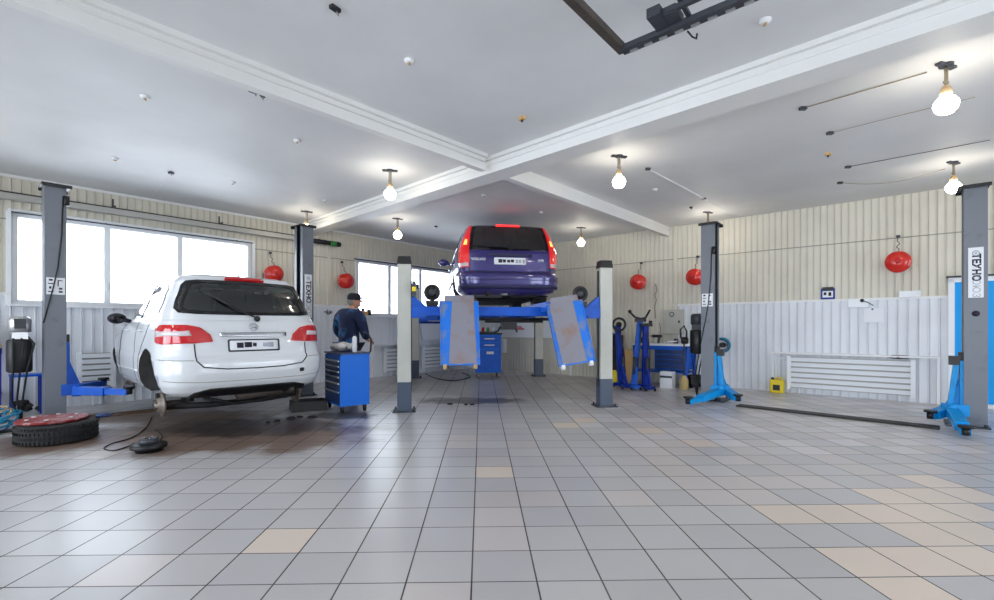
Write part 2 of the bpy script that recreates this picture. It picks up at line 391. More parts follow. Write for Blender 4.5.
wr.mat(1); siding(wr, 5.6, UM, 0, DZ, mpR, dh, pitch=.125)
wr.mat(3); siding(wr, UW, 3.1, .93, DZ, mpR, pitch=3)
rail(wr, UW, 3.1, .93, mpR, .03, .05); rail(wr, 5.6, DOOR[0], DZ, mpR, .04, .024); rail(wr, DOOR[1], UM, DZ, mpR, .04, .024)
wr.mat(2); rail(wr, UW, UM, 2.645, mpR, .014, .018)
room_obj(wr, 'wall_right', ['beige', 'whitesid', 'groove', 'white'])
# far walls behind the camera, with unseen glazed doors added to light the place
added_gates = [(.6, 3.6, 0, 3.0), (4.3, 7.3, 0, 3.0), (8.0, 11.0, 0, 3.0), (11.7, 14.7, 0, 3.0)]
we = MB(); core(we, -.25, UM+.25, mpE, [(g[0], g[1], .0001, g[3]) for g in added_gates]); siding(we, UW, UM, 0, H, mpE, added_gates)
room_obj(we, 'wall_entrance', ['beige'])
gw = [(2.2, 5.2, .0001, 3.0), (6.2, 9.2, .0001, 3.0)]
ww = MB(); core(ww, -.25, VM+.25, mpW, gw); siding(ww, 0, VM, 0, H, mpW, gw)
room_obj(ww, 'wall_gate', ['beige'])
def added_gate(n, a0, a1, z1, mp):
    fr = MB(); gl = MB()
    def bx(m, p, q, za, zb, d0, d1):
        vs = [mp(a, d, z) for z in (za, zb) for a, d in ((p, d0), (q, d0), (q, d1), (p, d1))]
        m.add(vs, [(0,1,2,3),(4,5,6,7),(0,1,5,4),(1,2,6,5),(2,3,7,6),(3,0,4,7)])
    for i in range(5): x = a0+(a1-a0)*i/4; bx(fr, max(a0, x-.03), min(a1, x+.03), 0, z1, -.16, -.10)
    for i in range(6): z = z1*i/5; bx(fr, a0, a1, max(0, z-.03), min(z1, z+.03), -.155, -.105)
    bx(gl, a0, a1, .01, z1-.01, -.135, -.125)
    o = room_obj(fr, 'door_%d' % n, 'pvc'); g = gl.build('door_glass', 'pane', o)  # added for daylight, never in view; numbered on from the real door
for k_, g in enumerate(added_gates): added_gate(2+k_, g[0], g[1], g[3], mpE)
for k_, g in enumerate(gw): added_gate(6+k_, g[0], g[1], g[3], mpW)
# windows on the left wall
def window(n, h, muls, mp, rod=False):
    a0, a1, z0, z1 = h; fr = MB()
    def bx(m, p, q, za, zb, d0, d1):
        vs = [mp(a, d, z) for z in (za, zb) for a, d in ((p, d0), (q, d0), (q, d1), (p, d1))]
        m.add(vs, [(0,1,2,3),(4,5,6,7),(0,1,5,4),(1,2,6,5),(2,3,7,6),(3,0,4,7)])
    for p, q in ((a0, a0+.07), (a1-.07, a1)): bx(fr, p, q, z0, z1, -.2, -.03)
    bx(fr, a0, a1, z1-.07, z1, -.2, -.03); bx(fr, a0, a1, z0, z0+.06, -.2, -.03)
    for m_ in muls: bx(fr, m_-.04, m_+.04, z0, z1, -.14, -.05)
    o = room_obj(fr, 'window_%d' % n, 'pvc')
    ed = [a0+.07]+[x for m_ in sorted(muls) for x in (m_-.04, m_+.04)]+[a1-.07]
    for k in range(0, len(ed)-1, 2):
        g = MB(); bx(g, ed[k], ed[k+1], z0+.06, z1-.07, -.11, -.10); g.build('pane', 'pane', o)
    s = MB(); bx(s, a0-.05, a1+.05, z0-.035, z0, -.2, .10); s.build('sill', 'pvc', o)
    t = MB(); bx(t, a0-.03, a1+.03, z1, z1+.03, -.02, .03); bx(t, a0-.05, a0, z0, z1, -.02, .022); bx(t, a1, a1+.05, z0, z1, -.02, .022); t.build('casing', 'pvc', o)
    for m_ in muls[:1]:
        hd = MB(); bx(hd, m_-.012, m_+.012, z0+.25, z0+.38, -.05, -.02); hd.build('handle', 'white', o)
    return o
window(1, (w1[0], w1[1], *w1z), [ray_wallL(108), ray_wallL(181), ray_wallL(56)], mpL)
window(2, (w2[0], w2[1], *w2z), [ray_wallL(391), ray_wallL(422)], mpL)
# trims: cornices, corner strips, pilaster
room_obj(MB().b2(UW, UW+.03, -VM, 0, H-.035, H), 'trim_4', 'white')
room_obj(MB().b2(5.62, 5.70, -.03, 0, 0, H-.0), 'trim_5', 'beige')
room_obj(MB().b2(UW, UW+.03, -4.72, -4.66, DZ, H-.03), 'trim_6', 'beige')
room_obj(MB().b2(3.04, 3.10, -.03, 0, 0, DZ), 'trim_7', 'white')
# blue door on the right wall
d = MB(); du0, du1 = DOOR
d.b2(du0-.0, du0+.07, -.07, .0, 0, 1.93).b2(du1-.07, du1, -.07, 0, 0, 1.93).b2(du0, du1, -.07, 0, 1.88, 1.95).b2(du0, du1, -.07, 0, 0, .06)
do = room_obj(d, 'door_1', 'pvc'); MB().b2(du0+.07, du1-.07, -.045, -.01, .06, 1.88).build('door_leaf', 'door', do)
MB().b2(du0-.02, du1+.02, -.10, 0, 1.95, 1.975).build('door_rail', 'black', do)
# radiator niche frame on the right wall
def niche(name, a0, a1, z1, mp, dep=.16):
    m = MB()
    def bx(p, q, za, zb, d0, d1):
        vs = [mp(a, d, z) for z in (za, zb) for a, d in ((p, d0), (q, d0), (q, d1), (p, d1))]
        m.add(vs, [(0,1,2,3),(4,5,6,7),(0,1,5,4),(1,2,6,5),(2,3,7,6),(3,0,4,7)])
    bx(a0, a1, z1-.03, z1, 0, dep); bx(a0, a0+.04, 0, z1-.03, 0, dep*.5); bx(a1-.04, a1, 0, z1-.03, 0, dep*.5)
    return room_obj(m, name, 'white')
NU0, NU1 = ray_wallR(772), ray_wallR(940)
niche('trim_8', NU0, NU1, .74, mpR)
niche('trim_9', ray_wallL(452), ray_wallL(372), .78, mpL)
# gutter-like dark groove in the floor between the right posts
M['cover'] = mat('groove_cover', (44, 38, 36), .6, noise=.6, nscale=16, bump=.8, bscale=40)
M['coverb'] = mat('groove_cover_rust', (104, 76, 52), .6, noise=.4, nscale=12)
# ================================================================== WORLD + LIGHT
w = bpy.data.worlds.new('World'); SC.world = w; w.use_nodes = True
bg = w.node_tree.nodes['Background']; bg.inputs[0].default_value = (.88, .94, 1.0, 1); bg.inputs[1].default_value = WORLD = 3.4
def portal(a0, a1, z0, z1, mp, nrm):
    l = bpy.data.lights.new('portal', 'AREA'); l.shape = 'RECTANGLE'; l.size = a1-a0; l.size_y = z1-z0; l.cycles.is_portal = True
    o = bpy.data.objects.new('portal', l); C.objects.link(o)
    p = mp((a0+a1)/2, -.2, (z0+z1)/2); o.location = CO+U*p[0]-V*p[1]+Vector((0, 0, p[2]))
    o.rotation_euler = Vector(nrm).to_track_quat('-Z', 'Y').to_euler(); return o
portal(*w1, *w1z, mpL, U); portal(*w2, *w2z, mpL, U)
for g in added_gates: portal(g[0], g[1], 0, 3, mpE, -V)
for g in gw: portal(g[0], g[1], 0, 3, mpW, -U)
SC.view_settings.view_transform = 'Standard'; SC.view_settings.look = 'None'; SC.view_settings.gamma = 1; SC.view_settings.use_curve_mapping = False
SC.view_settings.exposure = 1.33
SC.cycles.max_bounces = 10; SC.cycles.diffuse_bounces = 6; SC.cycles.transparent_max_bounces = 12; SC.cycles.sample_clamp_indirect = 8
SC.cycles.use_denoising = True
SC.cycles.caustics_reflective = False; SC.cycles.caustics_refractive = False
# ================================================================== CARS
def catmull(tab, z):
    n = len(tab)
    if z <= tab[0][0]: return tab[0][1:]
    if z >= tab[-1][0]: return tab[-1][1:]
    for i in range(n-1):
        if tab[i][0] <= z <= tab[i+1][0]: break
    t = (z-tab[i][0])/(tab[i+1][0]-tab[i][0]); t2 = t*t*(3-2*t)*.5+t*.5
    return tuple(a+(b-a)*t2 for a, b in zip(tab[i][1:], tab[i+1][1:]))
def inpoly(x, y, P):
    c = False; n = len(P)
    for i in range(n):
        x0, y0 = P[i]; x1, y1 = P[(i+1) % n]
        if (y0 > y) != (y1 > y) and x < (x1-x0)*(y-y0)/(y1-y0)+x0: c = not c
    return c
class Shape:
    """a car body as a stack of rounded plan outlines; local +y forward, x to the right, origin at the rear on the ground"""
    def __init__(s, tab, p=8, q=5, belt=1.0, pc=6, qc=5): s.tab = tab; s.p = p; s.q = q; s.pc = pc; s.qc = qc; s.belt = belt
    def ex(s, z):
        t = min(1, max(0, (z-s.belt+.08)/.25)); return s.p+(s.pc-s.p)*t, s.q+(s.qc-s.q)*t
    def half(s, z, n=160):
        yr, yf, W = catmull(s.tab, z); p, q = s.ex(z); yc, a = (yr+yf)/2, (yf-yr)/2; out = []
        for i in range(n+1):
            f = PI*i/n; c = math.cos(f); sn = math.sin(f)
            out.append((W*abs(sn)**(2/q), yc-a*math.copysign(abs(c)**(2/p), c)))
        return out
    def ring(s, z, k):
        h = s.half(z); q = []
        yc = (catmull(s.tab, z)[0]+catmull(s.tab, z)[1])/2
        d = [0]
        for i in range(1, len(h)): d.append(d[-1]+math.dist(h[i], h[i-1]))
        for j in range(k+1):
            t = d[-1]*j/k; i = 1
            while i < len(d)-1 and d[i] < t: i += 1
            u = (t-d[i-1])/max(1e-9, d[i]-d[i-1]); q.append((h[i-1][0]+(h[i][0]-h[i-1][0])*u, h[i-1][1]+(h[i][1]-h[i-1][1])*u))
        return q
    def P(s, kind, a, z):
        if kind == 's':                   # arc length from the rear centre
            sg = 1 if a >= 0 else -1; a = abs(a); h = s.half(z); d = 0
            for i in range(1, len(h)):
                e = math.dist(h[i], h[i-1])
                if d+e >= a: break
                d += e
            u = (a-d)/max(e, 1e-9); return Vector((sg*(h[i-1][0]+(h[i][0]-h[i-1][0])*u), h[i-1][1]+(h[i][1]-h[i-1][1])*u, z))
        yr, yf, W = catmull(s.tab, z); p, q = s.ex(z); yc, A = (yr+yf)/2, (yf-yr)/2
        if kind in ('rear', 'front'):
            r = min(.9995, abs(a)/W); y = A*(1-r**q)**(1/p); return Vector((a, yc-y if kind == 'rear' else yc+y, z))
        r = min(.9995, abs(a-yc)/A); x = W*(1-r**p)**(1/q); return Vector((x if kind == 'R' else -x, a, z))
    def Q(s, kind, a, z, off):
        p = s.P(kind, a, z); e = .012; da = s.P(kind, a+e, z)-s.P(kind, a-e, z); dz = s.P(kind, a, z+e)-s.P(kind, a, z-e)
        n = da.cross(dz)
        if n.length < 1e-9: return p
        n.normalize(); yr, yf, W = catmull(s.tab, z); c = Vector((0, (yr+yf)/2, z))
        if n.dot(p-c) < 0: n = -n
        return p+n*off
    def patch(s, mb, kind, poly, off=.004, th=.01, rows=14, cols=22):
        zs = [p[1] for p in poly]; z0, z1 = min(zs)+1e-4, max(zs)-1e-4; g = []
        for i in range(rows+1):
            z = z0+(z1-z0)*(.5-.5*math.cos(PI*i/rows)); xs = []
            for k in range(len(poly)):
                (xa, za), (xb, zb) = poly[k], poly[(k+1) % len(poly)]
                if (za > z) != (zb > z): xs.append(xa+(xb-xa)*(z-za)/(zb-za))
            a0, a1 = min(xs), max(xs); g.append([(a0+(a1-a0)*j/cols, z) for j in range(cols+1)])
        for fl_ in (0, 1):
            o = off if fl_ == 0 else off-th
            vs = [s.Q(kind, a, z, o) for r in g for a, z in r]
            if fl_ == 0: top = vs
            else: bot = vs
        C1 = cols+1; fs = [(i*C1+j, i*C1+j+1, (i+1)*C1+j+1, (i+1)*C1+j) for i in range(rows) for j in range(cols)]
        mb.add(top, fs, True)
        b = [i for i in range(cols)]+[cols+C1*i for i in range(rows)]+[rows*C1+cols-i for i in range(cols)]+[C1*(rows-i) for i in range(rows)]
        n = len(b); mb.add([top[i] for i in b]+[bot[i] for i in b], [(i, (i+1) % n, n+(i+1) % n, n+i) for i in range(n)])
        return mb
    def line(s, mb, kind, path, r=.004, off=0, sub=10, n=6):
        pts = []
        for (a0, z0), (a1, z1) in zip(path, path[1:]):
            for i in range(sub): t = i/sub; pts.append(s.Q(kind, a0+(a1-a0)*t, z0+(z1-z0)*t, off))
        pts.append(s.Q(kind, path[-1][0], path[-1][1], off)); mb.tube(pts, r, n); return mb
    def solid(s, name, mats, parent, z0, z1, rows, k, arches, topmat=1, botmat=2, archmat=2, paint2=None):
        mb = MB(); vs = []; zs = [z0+(z1-z0)*i/rows for i in range(rows+1)]
        for z in zs:
            h = s.ring(z, k); full = h+[(-x, y) for x, y in h[-2:0:-1]]; vs += [(x, y, z) for x, y in full]
        n = 2*k
        mb.add(vs, [(i*n+j, i*n+(j+1) % n, (i+1)*n+(j+1) % n, (i+1)*n+j) for i in range(rows) for j in range(n)], True)
        mb.mat(botmat).add(vs[:n], [tuple(range(n))[::-1]]); mb.mat(topmat).add(vs[-n:], [tuple(range(n))])
        if paint2:
            pass
        o = mb.build(name, mats, parent)
        cutters = []
        for (y, zc, r, xin) in arches:
            for sg in (-1, 1):
                c = MB().cyl((sg*xin, y, zc), (sg*1.2, y, zc), r, n=40).build('cut', 'black'); cutters.append(c); c.parent = parent
                md = o.modifiers.new('a', 'BOOLEAN'); md.object = c; md.operation = 'DIFFERENCE'; md.solver = 'EXACT'
        if cutters:
            bpy.context.view_layer.update(); dg = bpy.context.evaluated_depsgraph_get()
            me = bpy.data.meshes.new_from_object(o.evaluated_get(dg)); o.modifiers.clear(); o.data = me
            for c in cutters: bpy.data.objects.remove(c)
            for p in me.polygons:
                cc = p.center
                for (y, zc, r, xin) in arches:
                    d = math.hypot(cc.y-y, cc.z-zc); rad = Vector((cc.y-y, cc.z-zc)); nn = Vector((p.normal.y, p.normal.z))
                    if (d < r+.01 and abs(abs(cc.x)-xin) < .01) or (abs(d-r) < .012 and abs(p.normal.x) < .2 and nn.dot(rad) < 0): p.material_index = archmat
        return o
    def shell(s, name, mats, parent, zs, k, holes):
        mb = MB(); vs = []
        for z in zs:
            h = s.ring(z, k); full = h+[(-x, y) for x, y in h[-2:0:-1]]; vs += [(x, y, z) for x, y in full]
        n = 2*k; fs = []
        for i in range(len(zs)-1):
            for j in range(n):
                f = (i*n+j, i*n+(j+1) % n, (i+1)*n+(j+1) % n, (i+1)*n+j)
                c = sum((Vector(vs[q]) for q in f), Vector())/4; yr, yf, W = catmull(s.tab, c.z); cut = False
                for kind, P in holes:
                    if kind == 'rear' and c.y < yr+.35 and inpoly(c.x, c.z, P): cut = True
                    if kind == 'front' and c.y > yf-.35 and inpoly(c.x, c.z, P): cut = True
                    if kind == 'side' and yr+.14 < c.y < yf-.12 and abs(c.x) > W*.75 and inpoly(c.y, c.z, P): cut = True
                if not cut: fs.append(f)
        mb.add(vs, fs, True); mb.add(vs[-n:], [tuple(range(n))])
        return mb.build(name, mats, parent)
def rrect(x0, x1, z0, z1, r, n=5, dx=0):
    P = []
    for cx_, cz_, a in ((x1-r, z0+r, -90), (x1-r, z1-r, 0), (x0+r, z1-r, 90), (x0+r, z0+r, 180)):
        for i in range(n+1): t = math.radians(a+90*i/n); P.append((cx_+r*math.cos(t), cz_+r*math.sin(t)))
    if dx: P = [(x*(1-dx*(z-z0)/(z1-z0)), z) for x, z in P]
    return P
def scale_poly(P, k, kz=None):
    cx_ = sum(p[0] for p in P)/len(P); cz_ = sum(p[1] for p in P)/len(P); kz = kz or k
    return [(cx_+(x-cx_)*k, cz_+(z-cz_)*kz) for x, z in P]
M['hubm'] = mat('worn_hub', (128, 118, 108), .5, metal=.5, noise=.3, nscale=12)
def hub(root, x, y, z, out, r=.145):
    m = MB(); d = Vector((out, 0, 0)); c = Vector((x, y, z))
    m.lathe([(r, -.012), (r, .012), (.085, .013), (.08, .05), (.035, .055), (.03, .075), (0, .078)], c, d, 32)
    o = m.build('brake_disc', 'hubm', root)
    for i in range(5):
        a = 2*PI*i/5; p_ = Vector((0, math.cos(a)*.055, math.sin(a)*.055))
        MB().cyl(c+p_+d*.05, c+p_+d*.085, .006, n=8).build('wheel_stud', 'rust', o)
    k = MB(); k.box(c+Vector((0, .10, .06)), (.09, .07, .13)); k.cyl(c-d*.25, c-d*.01, .045, n=14)
    k.build('caliper', 'rust', root)
def seat_mb(x, y, z, w=.46):
    m = MB(); m.box((x, y, z+.16), (w, .12, .5), taper=.85)
    m.cyl((x-.06, y, z+.4), (x-.06, y, z+.5), .008, n=6).cyl((x+.06, y, z+.4), (x+.06, y, z+.5), .008, n=6)
    m.ball((x, y, z+.52), .1, 12, (1.25, .5, .8)); return m
# ------------------------------------------------------------------ white hatchback
HW = 46.3
heading = math.radians(HW)
fwd = Vector((-math.sin(heading), math.cos(heading), 0))
LIFT = .235
rc = Vector((-2.815, 5.41, 0)) - fwd*.06
white = thing('hatchback_car', 'white five-door hatchback raised on the left two-post lift with its wheels taken off', 'car', (rc.x, rc.y, LIFT), heading)
tabW = [(.20, .16, 3.50, .80), (.26, .08, 3.58, .87), (.34, .03, 3.64, .905), (.46, .0, 3.69, .925), (.56, .0, 3.70, .928), (.62, .015, 3.70, .925), (.65, .05, 3.69, .918), (.74, .075, 3.66, .914), (.84, .09, 3.50, .905), (.92, .105, 3.15, .895), (.99, .125, 2.8, .875), (1.04, .15, 2.55, .855),
        (1.10, .17, 2.42, .825), (1.30, .27, 2.08, .76), (1.48, .38, 1.72, .69), (1.555, .46, 1.5, .62), (1.585, .56, 1.36, .52), (1.60, .72, 1.2, .36), (1.605, .9, 1.0, .12)]
SW = Shape(tabW, p=8, q=6, belt=1.04, pc=6, qc=5)
SW.solid('body', ['carw', 'inter', 'under'], white, .20, 1.045, 44, 60, [(.76, .33, .39, .62), (3.08, .31, .36, .62)])
RWIN = [(-.71, 1.12), (-.55, 1.105), (0, 1.10), (.55, 1.105), (.71, 1.12), (.735, 1.165), (.70, 1.28), (.64, 1.44), (.60, 1.485), (.5, 1.50), (0, 1.51), (-.5, 1.50), (-.60, 1.485), (-.64, 1.44), (-.70, 1.28), (-.735, 1.165)]
SWIN = [(.62, 1.12), (2.30, 1.06), (2.28, 1.12), (1.72, 1.44), (1.5, 1.49), (.78, 1.46), (.66, 1.40)]
FWIN = [(-.66, 1.10), (.66, 1.10), (.55, 1.50), (-.55, 1.50)]
zsW = [1.045+(1.555-1.045)*i/34 for i in range(35)]+[1.565, 1.575, 1.585, 1.592, 1.598, 1.601, 1.604]
SW.shell('cabin', ['carw'], white, zsW, 90, [('rear', scale_poly(RWIN, .93, .86)), ('side', scale_poly(SWIN, .97, .88)), ('front', FWIN)])
o = SW.patch(MB(), 'rear', RWIN, .006, .014, 20, 40).build('rear_window', 'cglass', white)
def ringpatch(S, kind, P, kk, kz, off, name, parent, m='frit', th=.012):
    """a glossy black border strip between an outline and its shrunken copy"""
    Q_ = scale_poly(P, kk, kz); mb = MB(); n = len(P); sub = 4; A = []; B = []
    for i in range(n):
        for t in range(sub):
            u = t/sub; j = (i+1) % n
            A.append((P[i][0]+(P[j][0]-P[i][0])*u, P[i][1]+(P[j][1]-P[i][1])*u)); B.append((Q_[i][0]+(Q_[j][0]-Q_[i][0])*u, Q_[i][1]+(Q_[j][1]-Q_[i][1])*u))
    k = len(A); vs = [S.Q(kind, a, z, off) for a, z in A]+[S.Q(kind, a, z, off) for a, z in B]+[S.Q(kind, a, z, off-th) for a, z in A]+[S.Q(kind, a, z, off-th) for a, z in B]
    mb.add(vs, [(i, (i+1) % k, k+(i+1) % k, k+i) for i in range(k)]+[(i, (i+1) % k, 2*k+(i+1) % k, 2*k+i) for i in range(k)]+[(k+i, k+(i+1) % k, 3*k+(i+1) % k, 3*k+i) for i in range(k)], False)
    return mb.build(name, m, parent)
ringpatch(SW, 'rear', RWIN, .90, .82, .009, 'window_border', o)
for kd in ('L', 'R'):
    g = SW.patch(MB(), kd, SWIN, .005, .012, 12, 30).build('side_window', 'cglassd', white)
    ringpatch(SW, kd, SWIN, .97, .9, .008, 'window_border', g)
    m = MB(); SW.patch(m, kd, [(1.44, 1.075), (1.50, 1.073), (1.46, 1.49), (1.41, 1.49)], .010, .014, 6, 2); m.build('door_pillar', 'frit', white)
    for pth in ([(1.47, 1.06), (1.46, .8), (1.42, .42), (1.38, .30)], [(2.42, 1.0), (2.50, .8), (2.48, .36)], [(.78, 1.08), (.84, .90), (1.12, .66), (1.20, .32)]): SW.line(MB(), kd, pth, .004).build('door_seam', 'black', white)
    for yy in (1.05, 1.9):
        m = MB(); sg = -1 if kd == 'L' else 1; p0 = SW.Q(kd, yy, .92, .03); p1 = SW.Q(kd, yy+.2, .915, .03); m.tube([SW.Q(kd, yy, .92, 0), p0, p1, SW.Q(kd, yy+.2, .915, 0)], .012, 8); m.build('door_handle', 'carw', white)
    m = MB(); SW.line(m, kd, [(1.15, .45), (2.6, .43)], .014, .004); m.build('side_moulding', 'carw', white)
SW.patch(MB(), 'front', [(-.70, 1.07), (.70, 1.07), (.60, 1.52), (-.60, 1.52)], .005, .01, 12, 20).build('windscreen', 'cglass', white)
# tail lamps: wide, wrapping the corner
for sg, nm in ((-1, 'L'), (1, 'R')):
    P_ = [(.42, .80), (.48, .79), (.92, .775), (1.06, .79), (1.08, .82), (1.05, .95), (1.0, .985), (.66, .985), (.54, .96), (.45, .88)]
    P_ = [(sg*a, z) for a, z in P_]
    t = SW.patch(MB(), 's', P_, .012, .03, 14, 24).build('tail_lamp', 'tail', white, 'red tail lamp with a clear middle band')
    Q_ = [(sg*a, z) for a, z in [(.62, .865), (1.05, .855), (1.05, .915), (.64, .925)]]
    SW.patch(MB(), 's', Q_, .015, .008, 4, 12).build('reversing_lens', 'lenscl', t)
# tailgate seam, chrome strip, plate, emblem, wiper, high stop light
m = MB(); SW.line(m, 's', [(-.60, .78), (-.595, .60), (-.53, .53), (-.30, .50), (0, .495), (.30, .50), (.53, .53), (.595, .60), (.60, .78)], .007, 0, 14)
m.build('tailgate_seam', 'black', white)
m = MB(); SW.line(m, 's', [(-1.02, .615), (-.62, .605)], .004, .002, 8); SW.line(m, 's', [(.62, .605), (1.02, .615)], .004, .002, 8); SW.line(m, 's', [(-.95, .39), (-.5, .365), (0, .36), (.5, .365), (.95, .39)], .004, .002, 8); m.build('bumper_seam', 'groove', white)
SW.patch(MB(), 'rear', [(-.36, .855), (.36, .855), (.36, .90), (-.36, .90)], .022, .03, 3, 16).build('chrome_strip', 'chrome', white, 'chrome grip strip across the tailgate')
m = MB(); SW.patch(m, 'rear', rrect(-.28, .28, .685, .825, .012), .006, .012, 6, 10); pl = m.build('number_plate', 'black', white)
SW.patch(MB(), 'rear', rrect(-.262, .262, .70, .81, .01), .010, .006, 6, 10).build('plate_face', 'paper', pl)
m = MB()
for a0, a1, z0, z1 in ((-.19, -.12, .725, .785), (-.11, -.03, .73, .79), (-.02, .02, .74, .78)): SW.patch(m, 'rear', [(a0, z0), (a1, z0), (a1, z1), (a0, z1)], .012, .004, 2, 2)
m.build('plate_characters', 'ink', pl)
m = MB()
for a0, a1, z0, z1 in ((.09, .15, .735, .78), (.15, .21, .73, .785)): SW.patch(m, 'rear', [(a0, z0), (a1, z0), (a1, z1), (a0, z1)], .012, .004, 2, 2)
m.build('plate_characters', 'ink2', pl)
e = SW.Q('rear', 0, .965, .012); m = MB(); m.torus(e, .042, .0055, (0, -1, .15), 32)
for i in range(3):
    a = PI/2+2*PI*i/3; m.tube([e, e+Vector((math.cos(a)*.041, 0, math.sin(a)*.041))], .006, 6, radii=[.008, .003])
m.build('emblem', 'chrome', white, 'round chrome emblem with a three-pointed star')
m = MB(); SW.patch(m, 'rear', [(-.22, 1.515), (.22, 1.515), (.2, 1.545), (-.2, 1.545)], .03, .05, 4, 10); m.build('stop_light', 'tail', white)
m = MB(); pts = [SW.Q('rear', x, z, .03) for x, z in ((.05, 1.06), (-.12, 1.13), (-.40, 1.32))]; m.tube(pts, .009, 6); m.ball(SW.Q('rear', .05, 1.055, .02), .035, 12); m.tube([SW.Q('rear', x, z, .018) for x, z in ((-.02, 1.10), (-.30, 1.25), (-.50, 1.37))], .006, 6); m.build('rear_wiper', 'black', white)
m = MB(); m.tube([(.05, .8, 1.60), (.06, .70, 1.67), (.065, .66, 1.74)], .004, 6).ball((.05, .8, 1.603), .02, 8); m.build('aerial', 'black', white)
# lower apron, tow eye cover, exhaust, rear axle
m = MB(); SW.patch(m, 's', [(-.66, .19), (-.60, .255), (-.45, .29), (.45, .29), (.60, .255), (.66, .19)], .012, .10, 5, 24); m.build('bumper_apron', 'black', white, 'black plastic apron under the bumper')
m = MB(); SW.patch(m, 's', rrect(.50, .555, .42, .465, .006), .004, .01, 3, 4); m.build('towing_eye_cover', 'black', white)
m = MB(); m.tube([(.45, .12, .20), (.45, .55, .16), (.3, .8, .14), (.25, 2.5, .14)], .028, 10); m.lathe([(.0, 0), (.09, .02), (.09, .5), (0, .52)], (-.15, .25, .17), (1, 0, .02), 16, .7); m.build('exhaust', 'rust', white)
m = MB(); m.tube([(-.74, .76, .05), (-.3, .66, .03), (.3, .66, .03), (.74, .76, .05)], .035, 10); m.tube([(-.55, .7, .1), (-.5, 1.2, .22)], .03, 8).tube([(.55, .7, .1), (.5, 1.2, .22)], .03, 8); m.tube([(-.52, .62, .10), (-.5, .6, .38)], .04, 8).tube([(.52, .62, .10), (.5, .6, .38)], .04, 8); m.tube([(-.45, .35, .16), (-.1, .5, .04), (.2, .45, .05), (.5, .4, .16)], .02, 8); m.build('rear_axle', 'under', white)
for sx in (-1, 1):
    hub(white, sx*.76, .76, .07, sx, .14); hub(white, sx*.70, 3.08, .17, sx)
m = MB(); m.tube([(-.6, 3.08, .17), (.6, 3.08, .17)], .035, 10); m.box((0, 2.9, .22), (.8, .5, .12)); m.build('front_axle', 'under', white)
# mirrors
for sg in (-1, 1):
    p = SW.P('L' if sg < 0 else 'R', 2.26, 1.04); m = MB(); m.tube([p, p+Vector((sg*.1, -.01, .03))], .03, 8); m.ball(p+Vector((sg*.15, -.02, .04)), .09, 16, (1.15, .62, .8)); mr = m.build('wing_mirror', 'carw' if sg > 0 else 'ink', white)
    MB().lathe([(0, .0), (.062, .001), (.066, -.01)], p+Vector((sg*.15, -.075, .04)), (0, -1, 0), 20, .8).build('mirror_glass', 'frit', mr)
for x, y in ((-.38, 1.05), (.02, 1.05), (.38, 1.05), (-.38, 1.95), (.38, 1.95)): seat_mb(x, y, 1.0 if y < 1.5 else 1.0, .4).build('seat', 'seat', white)
MB().box((0, .55, 1.06), (1.2, .5, .02)).build('parcel_shelf', 'inter', white)
m = MB(); m.torus((-.36, 2.2, 1.1), .17, .014, (0, -1, .4), 24); m.build('steering_wheel', 'black', white)
# ------------------------------------------------------------------ purple estate
PLAT = 1.555
ax = Vector((-.141, .99, 0)).normalized(); ha = math.atan2(-ax.x, ax.y)
purple = thing('estate_car', 'dark purple estate car with lit tail lamps up on the four-post lift', 'car', (.245, 8.10, PLAT+.006), ha+.0); purple.scale = (1.10, 1, 1.03)
tabP = [(.20, .14, 4.15, .74), (.26, .05, 4.2, .82), (.34, .0, 4.25, .855), (.50, -.01, 4.28, .868), (.545, -.005, 4.28, .868), (.565, .06, 4.28, .868), (.60, .085, 4.27, .868), (.78, .09, 4.1, .868), (.90, .105, 3.4, .862), (.97, .13, 3.1, .85), (1.0, .15, 2.9, .84),
        (1.06, .165, 2.75, .825), (1.25, .24, 2.4, .765), (1.40, .34, 2.1, .70), (1.44, .40, 1.95, .65), (1.465, .50, 1.8, .56), (1.478, .64, 1.6, .40), (1.482, .9, 1.3, .1)]
SP = Shape(tabP, p=8, q=7, belt=1.0, pc=7, qc=7)
SP.solid('body', ['carp', 'inter', 'under'], purple, .20, .96, 44, 56, [(.95, .30, .35, .60), (3.45, .30, .34, .60)])
RWP = [(-.63, .965), (.63, .965), (.65, .985), (.625, 1.20), (.59, 1.39), (.55, 1.425), (-.55, 1.425), (-.59, 1.39), (-.625, 1.20), (-.65, .985)]
SWP = [(.60, 1.06), (2.6, 1.03), (2.55, 1.08), (2.1, 1.36), (1.95, 1.39), (.85, 1.38), (.72, 1.34)]
zsP = [.96+(1.44-.96)*i/32 for i in range(33)]+[1.448, 1.456, 1.464, 1.471, 1.477, 1.481]
SP.shell('cabin', ['carp'], purple, zsP, 90, [('rear', scale_poly(RWP, .92, .84)), ('side', scale_poly(SWP, .96, .86)), ('front', [(-.6, 1.08), (.6, 1.08), (.52, 1.38), (-.52, 1.38)])])
o = SP.patch(MB(), 'rear', RWP, .006, .014, 16, 30).build('rear_window', 'cglassd', purple); ringpatch(SP, 'rear', RWP, .93, .86, .009, 'window_border', o)
